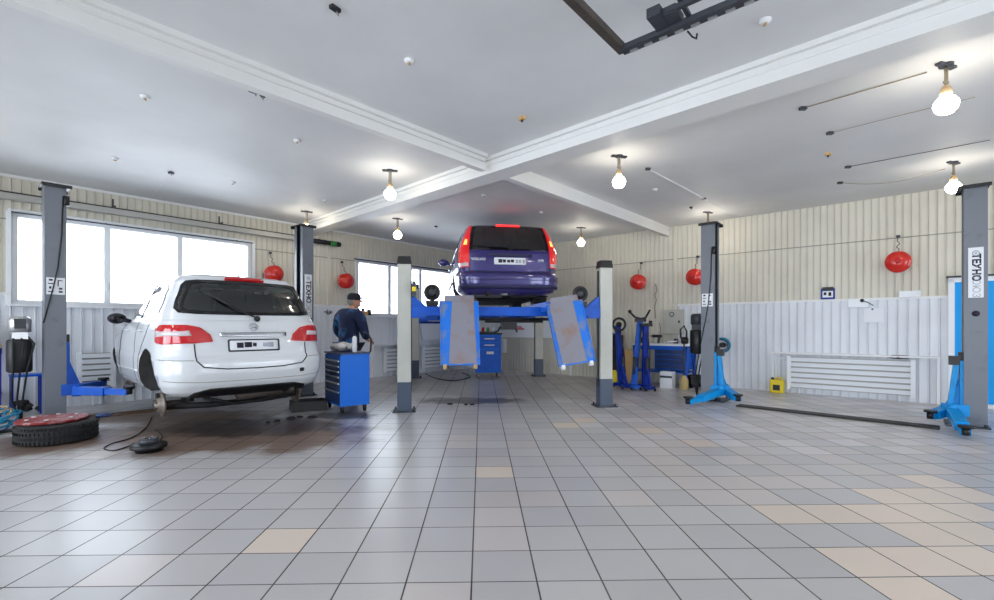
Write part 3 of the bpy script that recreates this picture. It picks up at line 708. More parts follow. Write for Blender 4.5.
for kd in ('L', 'R'):
    g = SP.patch(MB(), kd, SWP, .005, .012, 12, 30).build('side_window', 'cglassd', purple); ringpatch(SP, kd, SWP, .97, .88, .008, 'window_border', g)
    for pth in ([(1.5, 1.0), (1.48, .7), (1.46, .3)], [(2.6, 1.0), (2.7, .7), (2.65, .3)]): SP.line(MB(), kd, pth, .004).build('door_seam', 'black', purple)
    for yy in (1.15, 2.2):
        m = MB(); m.tube([SP.Q(kd, yy, .86, 0), SP.Q(kd, yy, .86, .03), SP.Q(kd, yy+.2, .86, .03), SP.Q(kd, yy+.2, .86, 0)], .012, 8); m.build('door_handle', 'carp', purple)
    m = MB(); SP.line(m, kd, [(1.35, .5), (3.05, .5)], .02, .006); m.build('side_moulding', 'black', purple)
    sg = -1 if kd == 'L' else 1
    m = MB(); m.tube([(sg*.52, .75, 1.49), (sg*.55, 1.0, 1.515), (sg*.56, 2.0, 1.515), (sg*.54, 2.2, 1.485)], .013, 8); m.build('roof_rail', 'black', purple)
    p = SP.P(kd, 2.5, 1.0); m = MB(); m.tube([p, p+Vector((sg*.1, 0, .03))], .03, 8).ball(p+Vector((sg*.17, 0, .05)), .1, 14, (1.1, .6, .8)); m.build('wing_mirror', 'carp', purple)
SP.patch(MB(), 'front', [(-.66, 1.05), (.66, 1.05), (.56, 1.40), (-.56, 1.40)], .005, .01, 12, 20).build('windscreen', 'cglassd', purple)
for sg in (-1, 1):
    P_ = [(.655, .67), (.86, .67), (.90, .74), (.89, .95), (.83, 1.10), (.735, 1.28), (.665, 1.43), (.60, 1.43), (.632, 1.25), (.648, 1.05), (.655, .95)]
    t = SP.patch(MB(), 's', [(sg*a, z) for a, z in P_], .014, .03, 22, 8).build('tail_lamp', 'tailglow', purple, 'tall red tail lamp, lit')
    SP.patch(MB(), 's', [(sg*a, z) for a, z in [(.69, 1.06), (.75, 1.06), (.72, 1.15), (.68, 1.15)]], .018, .01, 6, 4).build('brake_light', 'tailor', t)
    SP.patch(MB(), 's', [(sg*a, z) for a, z in [(.668, .685), (.85, .685), (.865, .745), (.668, .745)]], .018, .01, 4, 6).build('reversing_lens', 'lenscl', t)
m = MB(); SP.patch(m, 'rear', [(-.20, 1.415), (.20, 1.415), (.19, 1.44), (-.19, 1.44)], .02, .03, 3, 10); m.build('stop_light', 'stoplit', purple)
m = MB(); SP.line(m, 's', [(-.655, 1.0), (-.655, .62), (-.62, .585), (.62, .585), (.655, .62), (.655, 1.0)], .007, 0, 14); m.build('tailgate_seam', 'black', purple)
m = MB(); SP.patch(m, 's', [(-.95, .30), (.95, .30), (.95, .52), (-.95, .52)], .012, .03, 6, 40); m.build('bumper_cover', 'carp', purple)
m = MB(); SP.patch(m, 's', [(-.95, .31), (.95, .31), (.95, .36), (-.95, .36)], .02, .03, 3, 40); SP.line(m, 's', [(-.9, .45), (.9, .45)], .006, .012, 40); m.build('bumper_strip', 'carpl', purple)
m = MB(); SP.patch(m, 'rear', [(-.33, .855), (.36, .855), (.33, .90), (-.36, .90)], .03, .05, 3, 12); m.build('handle_trim', 'carpl', purple, 'dark trim bar over the number plate')
m = MB(); SP.patch(m, 'rear', rrect(-.26, .26, .715, .835, .015), .008, .012, 6, 10); pl = m.build('number_plate', 'paper', purple)
m = MB()
for a0, a1, z0, z1 in ((-.19, -.13, .745, .805), (-.12, -.07, .75, .80), (-.05, .0, .75, .795), (.01, .06, .755, .80)): SP.patch(m, 'rear', [(a0, z0), (a1, z0), (a1, z1), (a0, z1)], .011, .004, 2, 2)
m.build('plate_characters', 'ink', pl)
m = MB()
for a0, a1, z0, z1 in ((.09, .13, .745, .80), (.14, .18, .75, .80), (.2, .235, .745, .80)): SP.patch(m, 'rear', [(a0, z0), (a1, z0), (a1, z1), (a0, z1)], .011, .004, 2, 2)
m.build('plate_characters', 'ink2', pl)
def rear_T(S, x, z, off): p = S.Q('rear', x, z, off); return Matrix.Translation(p) @ Matrix.Rotation(PI/2, 4, 'X')
text_mesh('maker_lettering', 'VOLVO', .06, 'paper', purple, rear_T(SP, -.51, .80, .008), .001, .003, sx=1.15)
text_mesh('model_lettering', 'V70', .055, 'paper', purple, rear_T(SP, .50, .79, .008), .001, .003, sx=1.1)
m = MB(); m.tube([SP.Q('rear', x, z, .03) for x, z in ((.0, .99), (-.1, 1.02), (-.52, 1.035))], .01, 6).ball(SP.Q('rear', 0, .985, .02), .035, 12).tube([SP.Q('rear', x, z, .018) for x, z in ((-.02, 1.01), (-.6, 1.03))], .006, 6); m.build('rear_wiper', 'black', purple)
m = MB(); m.tube([(-.36, .02, .22), (-.36, .5, .20), (-.2, .8, .2), (-.2, 2.5, .2)], .03, 10); m.build('exhaust_pipe', 'under', purple)
m = MB(); m.lathe([(.0, 0), (.085, .02), (.085, .5), (0, .52)], (-.62, .28, .22), (1, 0, 0), 18, .7).lathe([(.035, 0), (.035, .12)], (-.15, .16, .215), (1, -.3, 0), 14); m.build('silencer', 'steel', purple, 'silvery exhaust silencer')
m = MB(); m.tube([(-.6, .95, .26), (-.3, .9, .2), (.3, .9, .2), (.6, .95, .26)], .04, 10).box((0, 1.3, .2), (.9, .5, .1)).tube([(-.5, .9, .2), (-.5, 1.5, .24)], .03, 8).tube([(.5, .9, .2), (.5, 1.5, .24)], .03, 8).box((.25, .4, .22), (.45, .35, .1)); m.build('rear_axle', 'under', purple)
for y in (.95, 3.45):
    for sg in (-1, 1):
        c = Vector((sg*.64, y, .305))
        m = MB(); m.lathe([(.20, -.09), (.27, -.10), (.302, -.075), (.305, 0), (.302, .075), (.27, .10), (.20, .09)], c, (1, 0, 0), 36); wh = m.build('tyre', 'rubber', purple)
        m = MB(); m.lathe([(0, .05), (.06, .06), (.07, .05), (.19, .04), (.205, .09), (.205, -.09)], c, (sg, 0, 0), 30); m.build('wheel_rim', 'alu', wh)
        mb = MB(); mb.tube([(sg*.62, y, .3), (sg*.4, y, .26)], .05, 10); mb.build('axle_stub', 'under', purple)
for x, y in ((-.38, 1.35), (.38, 1.35), (-.38, 2.2), (.38, 2.2)): seat_mb(x, y, .92, .42).build('seat', 'seat', purple)
# ================================================================== TWO-POST LIFTS
def lift_post(name, label, loc, rz, hgt, arms, arm_col, group, cap=True, sign=None, plate=None, unit=None, top_hooks=True, vstrap=None):
    """local +x = open side (towards its partner); column .20 deep (x) by .30 (y)"""
    t = thing(name, label, 'lift post', loc, rz, group)
    m = MB(); m.b2(-.12, .26, -.24, .24, 0, .018)
    for x, y in ((-.08, -.2), (-.08, .2), (.2, -.2), (.2, .2)): m.cyl((x, y, .018), (x, y, .05), .016, n=8)
    m.build('base_plate', 'dgrey', t)
    m = MB(); m.b2(-.10, -.085, -.15, .15, .018, hgt); m.b2(-.085, .10, -.15, -.138, .018, hgt); m.b2(-.085, .10, .138, .15, .018, hgt)
    m.b2(.088, .10, -.138, -.075, .018, hgt); m.b2(.088, .10, .075, .138, .018, hgt); m.build('column', 'grey', t)
    m = MB(); m.b2(-.084, .06, -.136, .136, .02, hgt-.01); m.build('column_inside', 'black', t)
    m = MB(); m.b2(-.13, .15, -.19, .19, hgt, hgt+.012); m.b2(-.13, .15, -.19, -.18, hgt-.03, hgt).b2(-.13, .15, .18, .19, hgt-.03, hgt); m.build('top_plate', 'black', t)
    # carriage with arms
    m = MB(); m.b2(.065, .135, -.13, .13, arms['z']-.02, arms['z']+.62); m.b2(.05, .24, -.16, .16, arms['z']-.05, arms['z']+.09)
    m.prism([(.13, arms['z']+.08), (.24, arms['z']+.08), (.13, arms['z']+.40)], -.012, .012, Matrix.Rotation(PI/2, 4, 'X') @ Matrix.Translation((0, 0, -.07)))
    m.prism([(.13, arms['z']+.08), (.24, arms['z']+.08), (.13, arms['z']+.40)], -.012, .012, Matrix.Rotation(PI/2, 4, 'X') @ Matrix.Translation((0, 0, .07)))
    ca = m.build('carriage', arm_col, t, bevel=.004)
    MB().b2(.07, .14, -.06, .06, arms['z']+.62, arms['z']+.72).build('carriage_guard', 'black', ca)
    for (x0, y0, a, l1, l2, dz) in arms['list']:
        m = MB(); p = Vector((x0, y0, arms['z'])); d = Vector((math.cos(a), math.sin(a), 0)); e = p+d*l1+Vector((0, 0, dz)); f_ = e+d*l2+Vector((0, 0, dz*.3))
        m.bar(p-d*.06, e, .12, .10); m.cyl(p+Vector((0, 0, -.07)), p+Vector((0, 0, .08)), .05, n=16)
        ar = m.build('arm', arm_col, t, bevel=.006)
        MB().bar(e-d*.1, f_, .085, .07).build('arm_extension', arm_col, ar)
        m = MB(); m.cyl(f_-Vector((0, 0, .03)), f_+Vector((0, 0, .05)), .035, n=14).cyl(f_+Vector((0, 0, .05)), f_+Vector((0, 0, .075)), .065, n=20); m.build('lifting_pad', 'black', ar)
    return t
def yz_text(txt, size, material, parent, x, y, z, ny, bold=0, rot=-PI/2, sx=1):
    """lettering on the column side whose outward normal is local ny*y, reading downward"""
    T = Matrix.Translation((x, y, z)) @ Matrix.Rotation(PI/2 if ny < 0 else -PI/2, 4, 'X')
    if ny > 0: T = Matrix.Translation((x, y, z)) @ Matrix.Rotation(PI, 4, 'Z') @ Matrix.Rotation(PI/2, 4, 'X')
    return text_mesh('lettering', txt, size, material, parent, T @ Matrix.Rotation(rot, 4, 'Z'), bold, .0008, sx=sx)
def banner(t, ny, z0, z1, w=.13):
    y = ny*.151; m = MB(); m.b2(-w/2, w/2, y, y+ny*.004, z0, z1); b = m.build('banner', 'paper', t, 'white vertical banner with dark lettering')
    yy = y+ny*.0052; h = z1-z0
    yz_text('ТЕХНО', .115*min(1, h/.72), 'ink', b, 0, yy, z0+h*.60, ny, .004)
    yz_text('СОЮЗ', .115*min(1, h/.74), 'ink2', b, 0, yy, z0+h*.24, ny, 0)
    m = MB(); m.torus((0, yy, z1-.07), .028, .005, (0, 1, 0), 20).cyl((0, yy-.001, z1-.07), (0, yy+.001, z1-.07), .012, n=12); m.build('banner_mark', 'ink2', b)
def placard(t, ny, zc, s=.16):
    y = ny*.151; m = MB(); m.b2(-s/2, s/2, y, y+ny*.003, zc-s*.62, zc+s*.62); b = m.build('placard', 'paper', t, 'pale instruction placard with small pictograms')
    m = MB(); yy = y+ny*.0045
    for (x, z, w, h) in ((-.045, .075, .035, .022), (-.045, .03, .05, .012), (-.045, -.07, .05, .012), (.04, .07, .045, .01), (.022, .035, .01, .07), (.045, -.03, .032, .022), (.045, -.07, .035, .022), (-.05, -.02, .02, .03)):
        m.box((x*(-ny if ny > 0 else 1), yy, zc+z), (w, .002, h))
    m.build('pictograms', 'ink', b)
def power_unit(t, x, y, z, sy, mm='alu'):
    """electric pump with a black oil tank hung on the column side"""
    c = Vector((x, y, z)); m = MB(); m.box(c+Vector((0, -sy*.06, .18)), (.12, .03, .5)); br = m.build('pump_bracket', 'dgrey', t)
    m = MB(); m.lathe([(.0, -.01), (.095, 0), (.115, .02), (.115, .38), (.10, .40), (0, .405)], c+Vector((0, 0, -.23)), (0, 0, 1), 24); m.build('oil_tank', 'black', t)
    m = MB(); m.box(c+Vector((0, 0, .215)), (.14, .14, .08)); m.lathe([(.08, 0), (.105, .01), (.105, .16), (.08, .19), (0, .19)], c+Vector((0, 0, .255)), (0, 0, 1), 20); mo = m.build('pump_motor', mm, t)
    m = MB(); m.box(c+Vector((0, sy*.10, .36)), (.10, .06, .12)); m.build('switch_box', 'dgrey', t)
    for k in range(3):
        m = MB(); m.tube([c+Vector((.05*(k-1), sy*.02, .23)), c+Vector((.09*(k-1)+.03, sy*.12, .12)), c+Vector((.06*(k-1), sy*.10, -.2)), c+Vector((.05*(k-1)-.02, -sy*.02, -.55)), c+Vector((.02, -sy*.08, .02-z))], .011, 6); m.build('hydraulic_hose', 'rubber', t)
rV = math.atan2(V.y, V.x); rmV = math.atan2(-V.y, -V.x); rU = RA; rmU = RA+PI
G1 = 'grey posts of the two-post lift under the white car'; G2 = 'grey posts of the two-post lift standing free on the right'
LA = Vector((-5.62, 5.90, 0)); LB = Vector((-3.42, 8.24, 0)); RAp = Vector((3.53, 7.70, 0)); RB = Vector((5.81, 5.66, 0))
# local axes of LA: +x = -V, +y = rot90 = ... U face is local -y or +y
pA = lift_post('lift_post', 'grey lift post before the left windows with a pump and oil tank', LA, rmV, 2.97,
    {'z': .385, 'list': [(.20, -.13, -1.02, .46, .32, 0), (.20, .13, .95, .42, .25, 0)]}, 'blue', G1)
placard(pA, -1, 1.71, .17)
pB = lift_post('lift_post', 'grey lift post with a white banner, standing behind the right side of the white car', LB, rV, 2.97,
    {'z': .385, 'list': [(.20, -.13, -.95, .5, .3, 0), (.20, .13, 1.02, .5, .3, 0)]}, 'blue', G1)
banner(pB, 1, 1.36, 2.12)
pC = lift_post('lift_post', 'grey lift post with an instruction placard, folded cyan arms at its foot', RAp, rU, 2.89,
    {'z': .17, 'list': [(.20, -.13, -1.78, .62, .34, -.06), (.25, .02, -1.0, .40, .10, -.05)]}, 'cyan', G2)
placard(pC, -1, 1.64, .17)
pD = lift_post('lift_post', 'grey lift post with a white banner beside the blue door on the right', RB, rmU, 2.89,
    {'z': .17, 'list': [(.20, .13, 1.62, .70, .25, -.07), (.25, .05, 1.0, .22, .06, -.05)]}, 'cyan', G2)
banner(pD, 1, 1.55, 2.15)
MB().lathe([(.0, .0), (.035, .0), (.035, .006), (.0, .006)], (0, .151, 1.36), (0, 1, 0), 20).build('round_badge', 'ink', pD)
# upright blue braces with black protectors as on the carriages of the right lift
for t, sy in ((pC, -1), (pD, 1)):
    m = MB(); m.bar((.22, sy*.08, .2), (.165, sy*.08, .74), .05, .09); m.build('arm_restraint', 'cyan', t)
    m = MB(); m.box((.18, sy*.08, .79), (.10, .10, .11)); m.build('brace_block', 'black', t)
power_unit(pA, -.31, -.05, .88, -1)
power_unit(pC, -.22, .05, .98, 1, 'dgrey')
# black cables on the column faces
for t, sy, zt in ((pA, -1, 2.85), (pC, -1, 2.5)):
    m = MB(); m.tube([(.07, sy*.155, zt), (.055, sy*.158, zt-.5), (.02, sy*.158, zt-.9), (-.02, sy*.158, zt-1.15), (-.11, sy*.158, zt-1.6)], .008, 6); m.tube([(.10, sy*.158, zt), (.10, sy*.158, zt-.12)], .03, 8); m.build('cable', 'black', t)
tag(MB().bar((0, 0, .011), (0, 2.22, .011), .19, .022).build('cable_cover', 'cover', loc=gp(738, 406), rz=math.atan2(5.42-6.98, 5.16-3.6)-PI/2), 'black rubber cable cover running over the floor between the two right lift posts', 'cable cover')
a, b_ = LA-V*.34, LB+V*.34
tag(MB().bar((0, 0, .010), (0, (b_-a).length, .010), .18, .020).build('cable_cover', 'coverb', loc=a, rz=math.atan2((b_-a).y, (b_-a).x)-PI/2), 'rusty brown cable cover crossing the floor under the white car', 'cable cover')
# ================================================================== FOUR-POST LIFT
lx = Vector((ax.y, -ax.x, 0))
l4 = thing('four_post_lift', 'blue four-post platform lift with cream posts carrying the purple car', 'car lift', (.155, 6.85, 0), ha)
def l4l(p): d = Vector(p)-Vector((.155, 6.85, 0)); return Vector((d.dot(lx), d.dot(ax), p[2] if len(p) > 2 else 0))
PW = 1.49
posts = [(-PW, 0), (PW, 0), (-PW, 4.36), (PW, 4.36)]
for (x, y) in posts:
    hh = 2.2
    m = MB(); s = 1 if x < 0 else -1
    m.b2(x-.095, x+.095, y-.09, y+.09, .42, hh-.11); p = m.build('post', 'post', l4, bevel=.006)
    MB().b2(x-.097, x+.097, y-.092, y+.092, .016, .42).build('post_foot', 'postb', p)
    MB().box((x, y, hh-.055), (.2, .19, .11), taper=.86).build('post_cap', 'black', p)
    m = MB(); m.b2(x-.16, x+.16, y-.14, y+.14, 0, .016)
    for dx in (-.13, .13):
        for dy in (-.11, .11): m.cyl((x+dx, y+dy, .016), (x+dx, y+dy, .045), .016, n=8)
    m.build('base_plate', 'dgrey', p)
    MB().b2(x+s*.097, x+s*.103, y-.03, y+.03, .3, 2.05).build('slot', 'black', p)
    m = MB(); m.b2(x+s*.10, x+s*.30, y-.10, y+.10, 1.33, 1.47)
    m.prism([(x+s*.10, 1.47), (x+s*.34, 1.47), (x+s*.10, 1.66)], -.06, .06, Matrix.Translation((0, y, 0)) @ Matrix.Rotation(PI/2, 4, 'X'))
    m.build('carriage', 'blue', l4)
for y in (0, 4.36):
    m = MB(); m.b2(-PW+.12, PW-.12, y-.11, y+.11, 1.36, 1.49); m.b2(-PW+.12, PW-.12, y-.12, y+.12, 1.36, 1.375); m.b2(-PW+.12, PW-.12, y-.12, y+.12, 1.478, 1.49); m.build('crossbeam', 'blue', l4)
RC = .735
for sx in (-1, 1):
    m = MB(); m.b2(sx*RC-.26, sx*RC+.26, -.42, 5.0, 1.50, 1.552); m.b2(sx*RC-.26, sx*RC-.23, -.42, 5.0, 1.42, 1.50); m.b2(sx*RC+.23, sx*RC+.26, -.42, 5.0, 1.42, 1.50)
    rn = m.build('runway', 'blue', l4)
    MB().b2(sx*RC-.18, sx*RC+.18, -.41, 4.99, 1.552, 1.556).build('tread', 'rampm', rn)
    # drive-on ramp hanging from the near end
    top = Vector((sx*RC, -.44, 1.545)); bot = Vector((sx*RC+(.12 if sx > 0 else -.0), -.66, .70))
    d = (bot-top); ln = d.length; d.normalize(); nrm = Vector((0, -1, 0)); nrm = (nrm-d*nrm.dot(d)).normalized(); xx = Vector((-1, 0, 0)); xx = (xx-d*xx.dot(d)).normalized() if False else d.cross(nrm)
    T = Matrix((( -xx.x, d.x, nrm.x, top.x), (-xx.y, d.y, nrm.y, top.y), (-xx.z, d.z, nrm.z, top.z), (0, 0, 0, 1)))
    m = MB(); m.prism([(-.26, 0), (.26, 0), (.26, ln), (-.26, ln)], -.02, .0, T); m.prism([(-.26, 0), (-.245, 0), (-.245, ln), (-.26, ln)], -.05, .012, T); m.prism([(.245, 0), (.26, 0), (.26, ln), (.245, ln)], -.05, .012, T)
    rp = m.build('ramp', 'ramp', l4)
    m = MB(); (m.prism([(-.10, .0), (.19, .0), (.22, ln-.02), (-.15, ln-.02)], .0005, .004, T) if sx < 0 else m.prism([(-.225, .0), (.12, .0), (.14, ln-.02), (-.20, ln-.02)], .0005, .004, T)); m.build('worn_tread', 'rampm', rp)
    m = MB(); m.prism([(-.20, -.0), (.20, -.0), (.20, .085), (-.20, .085)], 0, .012, T @ Matrix.Rotation(-PI, 4, 'X') @ Matrix.Translation((0, 0, -.012))); m.cyl(T @ Vector((-.26, 0, -.02)), T @ Vector((.26, 0, -.02)), .018, n=10); m.build('ramp_flap', 'rampm', rp)
    for w_ in (-.2, .2):
        MB().cyl(T @ Vector((w_-.025, ln+.01, -.03)), T @ Vector((w_+.025, ln+.01, -.03)), .04, n=16).build('ramp_wheel', 'paper' if sx > 0 else 'orange', rp)
m = MB(); m.b2(-.5, 1.0, .35, .6, 1.30, 1.345); m.cyl((-.3, .3, 1.30), (.6, .3, 1.30), .035, n=12); m.box((.05, .2, 1.22), (.22, .2, .12)); m.tube([(-.08, .2, 1.2), (-.12, .15, 1.14), (-.18, .1, 1.12)], .014, 6).tube([(.14, .2, 1.2), (.16, .1, 1.13)], .014, 6)
m.build('cylinder_and_bracket', 'black', l4)
# black alignment sensors on arms at both runways
for k, (x, y, lb) in enumerate(((-1.10, -.02, 'black round wheel sensor on the left runway of the four-post lift'), (1.10, -.03, 'black round wheel sensor on the right runway of the four-post lift'))):
    w0 = Vector((.155, 6.85, 1.494))+lx*x+ax*y
    t = thing('wheel_sensor', lb, 'wheel sensor', w0+Vector((0, 0, .003)), ha, 'wheel alignment sensors on the four-post lift')
    m = MB(); m.box((0, 0, .008), (.16, .16, .016)); m.cyl((0, 0, .016), (0, 0, .12), .03, n=12); m.box((0, 0, .05), (.18, .10, .06)); m.build('stand', 'black', t)
    m = MB(); m.torus((0, 0, .2), .095, .024, (0, 1, 0), 28); m.lathe([(0, -.03), (.075, -.02), (.085, 0), (.075, .02), (0, .03)], (0, 0, .2), (0, 1, 0), 24); hd = m.build('sensor_head', 'black', t)
    MB().lathe([(.02, 0), (.05, 0), (.05, .004), (.02, .004)], (0, -.03, .2), (0, -1, 0), 20).box((0, -.031, .2), (.05, .004, .018)).build('clamp_ring', 'dgrey', hd)
# ================================================================== PENDANT BULBS
EN = 60
lamps = [((390, 170), 'bare globe bulb hanging from the ceiling left of the big beam crossing', 1),
 ((397.6, 218.4), 'bare globe bulb near the ceiling above the small second window', 1),
 ((619, 155.6), 'bare globe bulb hanging just right of the beam crossing', 1),
 ((581, 227.3), 'bare globe bulb right behind the roof of the purple car', 1),
 ((946, 64.4), 'largest nearest bare globe bulb at the upper right', 1),
 ((953.5, 162), 'bare globe bulb above the right lift post beside the blue door', 1),
 ((308, 209), 'pendant lamp hidden by the lift post behind the white car', 1),
 ((708, 212), 'pendant lamp hidden by the lift post with cyan arms', 1)]
GL = 'bare globe bulbs on short pipes under the ceiling'
def lamp(p, lb, first=[None]):
    p = Vector((p.x, p.y, H))
    t = thing('pendant_bulb', lb, 'ceiling lamp', p, rng.random()*.6, GL)
    m = MB(); m.lathe([(0, 0), (.055, 0), (.05, -.02), (0, -.022)], (0, 0, 0), (0, 0, 1), 20); m.box((.0, 0, -.012), (.22, .05, .02)); m.build('ceiling_plate', 'dgrey', t)
    m = MB(); m.cyl((-.012, 0, -.02), (-.012, 0, -.2), .008, n=8).cyl((.012, 0, -.02), (.012, 0, -.2), .010, n=8).box((0, 0, -.16), (.05, .02, .02)); m.build('pipe', 'brass', t)
    m = MB(); m.lathe([(0, -.19), (.024, -.19), (.036, -.215), (.046, -.262), (.02, -.264)], (0, 0, 0), (0, 0, 1), 16); m.build('socket', 'orange', t)
    m = MB(); m.lathe([(.02, -.262), (.03, -.275), (.062, -.30), (.084, -.335), (.088, -.36), (.078, -.40), (.05, -.43), (0, -.441)], (0, 0, 0), (0, 0, 1), 28, cap=False); m.build('bulb', 'bulb', t)
    t.scale = (.92, .92, .92); return t
for (px, lb, k) in lamps:
    Y = F*(H-EYE)/(CY-px[1]); lamp(at(px[0], Y)+(Vector((-.09, .16, 0)) if px[0] == 308 else Vector()), lb)
for (u_, v_) in ((12.6, 8.4), (11.2, 11.4), (8.2, 12.1), (3.6, 11.2), (13.4, 4.2), (1.9, 10.4)):  # unseen bulbs added out of view to raise the ambient light
    t = lamp(R(u_, v_), 'bare globe bulb behind the camera')
# ================================================================== CEILING CLUTTER
def ceil_pt(px, py): Y = F*(H-EYE)/(CY-py); return at(px, Y, H)
boxes = [((145, 96), 'small junction box on the left ceiling bay, nearest the camera', 'w'), ((115, 158), 'small junction box on the ceiling above the left windows', 'w'), ((233, 182), 'small junction box on the ceiling above the gap between windows', 'w'),
 ((297, 140), 'small junction box on the ceiling left of the lamp row', 'w'), ((335, 7), 'junction box at the top edge between the two near beams', 'd'), ((409, 60), 'flat white detector on the ceiling in the middle near bay', 'w'), ((522, 117), 'small beige detector on the ceiling in front of the beam crossing', 'o'),
 ((765, 20), 'white detector on the ceiling right of the hanging steel rail', 'w'), ((171, 172), 'black cable clip on the ceiling with a pale wire to the left wall', 'd'), ((253, 90), 'first of two black clips beside the left beam', 'd'), ((262, 93.5), 'second of two black clips beside the left beam', 'd'),
 ((484, 195), 'white detector on the ceiling just behind the beam crossing', 'w'), ((541, 212), 'small white detector on the far ceiling right of the purple car roof', 'w'), ((436, 226), 'small dark clip on the far ceiling above the second window', 'd'), ((325, 200), 'tiny detector on the ceiling beside the hidden left lamp', 'w'), ((655, 189), 'white round detector on the ceiling near the conduit', 'w'),
 ((691, 207), 'tiny black clip on the ceiling left of the cyan-armed post', 'd'), ((828, 153), 'small brown clip between the ceiling wires on the right', 'o')]
for (p, lb, c) in boxes:
    q = ceil_pt(*p); t = thing('ceiling_box', lb, 'ceiling fitting', q, rng.random()*3, 'small fittings scattered over the ceiling')
    if c == 'w': MB().lathe([(0, 0), (.055, 0), (.05, -.018), (.03, -.03), (0, -.032)], n=20).build('base', 'white', t); MB().box((.0, .0, -.038), (.045, .02, .014)).build('clip', 'orange', t); t.scale = (.75, .75, .8)
    elif c == 'o': MB().box((0, 0, -.015), (.07, .05, .03)).build('base', 'card', t); MB().cyl((0, 0, -.03), (0, 0, -.05), .012, n=10).build('clip', 'dgrey', t)
    else: MB().box((0, 0, -.012), (.07, .035, .024)).build('base', 'black', t); MB().cyl((.01, 0, -.02), (.03, 0, -.045), .006, n=8).build('clip', 'steel', t)
def ceil_wire(name, pts, r, m, lb, sag=0, ends=True):
    P_ = [ceil_pt(*p) for p in pts]; o = P_[0].copy(); out = []
    for i in range(len(P_)-1):
        for k in range(12):
            t = k/12; s = sag*math.sin(PI*((i+t)/(len(P_)-1))); out.append(P_[i].lerp(P_[i+1], t)-o+Vector((0, 0, -.012-s)))
    out.append(P_[-1]-o+Vector((0, 0, -.012)))
    t = thing(name, lb, 'ceiling wire', o, 0, 'wires across the ceiling')
    MB().tube(out, r, 6).build('wire', m, t)
    MB().box((0, 0, -.014), (.06, .04, .028)).build('clip', 'dgrey', t)
    return t
ceil_wire('ceiling_wire', [(803, 107), (927, 71)], .005, 'brass', 'long twisted wire running from a clip to the nearest globe bulb', .0)
ceil_wire('ceiling_wire', [(830, 132), (905, 113), (975, 96)], .003, 'brass', 'thin straight wire on the ceiling behind the nearest globe bulb', 0)
ceil_wire('ceiling_wire', [(848, 166), (990, 139)], .004, 'dgrey', 'dark taut wire crossing the ceiling between the two right bulbs', 0)
ceil_wire('ceiling_wire', [(840, 182), (945, 168)], .004, 'brass', 'sagging wire leading to the bulb over the right lift post', .09)
ceil_wire('ceiling_wire', [(648, 168), (704, 198)], .010, 'white', 'white conduit between two clips on the ceiling before the cyan-armed post', 0)
ceil_wire('ceiling_wire', [(704, 198), (740, 219)], .004, 'white', 'thin white wire from the conduit down to the right wall edge', 0)
ceil_wire('ceiling_wire', [(171, 172), (152, 196)], .004, 'white', 'pale wire slanting over the ceiling to the left wall', 0)
# overhead gate rail
rt = thing('overhead_gate_rail', 'black steel angle rail hanging under the near ceiling, cut by the top edge', 'gate rail', ceil_pt(624, 49) if False else at(623, F*(3.10-EYE)/(CY-50), 0), RA)
rt.location.z = 0
def gl_(u, v, z): return Vector((u, -v, z))
m = MB(); m.bar(gl_(0, 0, 3.10), gl_(0, 4.2, 3.10), .055, .05); m.bar(gl_(-.02, 0, 3.135), gl_(-.02, 4.2, 3.135), .012, .05); m.build('side_rail', 'rust', rt)
m = MB(); m.bar(gl_(0, 0, 3.10), gl_(4.2, 0, 3.10), .05, .05); m.bar(gl_(0, .035, 3.085), gl_(4.2, .035, 3.085), .035, .03); m.build('front_rail', 'dgrey', rt)
for k in range(26): MB().box(gl_(.08+k*.1, .0, 3.068), (.05, .02, .012)).build('chain_link', 'alu', rt)
m = MB(); m.bar(gl_(.32, .16, 3.12), gl_(.62, .16, 3.12), .03, .03); m.bar(gl_(.30, .02, 3.12), gl_(.30, .22, 3.12), .08, .06); m.box(gl_(.34, .10, 3.12), (.16, .14, .05)); m.bar(gl_(.45, .3, 3.16), gl_(.45, .0, 3.12), .025, .025); m.build('bracket', 'dgrey', rt)
m = MB(); m.tube([gl_(.42, -.03, 3.07), gl_(.44, -.06, 3.04), gl_(.47, -.05, 3.01), gl_(.48, -.03, 3.03)], .006, 6); m.build('hook', 'black', rt)
for (u_, v_) in ((0.0, 3.5), (3.5, 0)): MB().b2(u_-.012, u_+.012, -v_-.012, -v_+.012, 3.12, H).build('hanger', 'dgrey', rt)
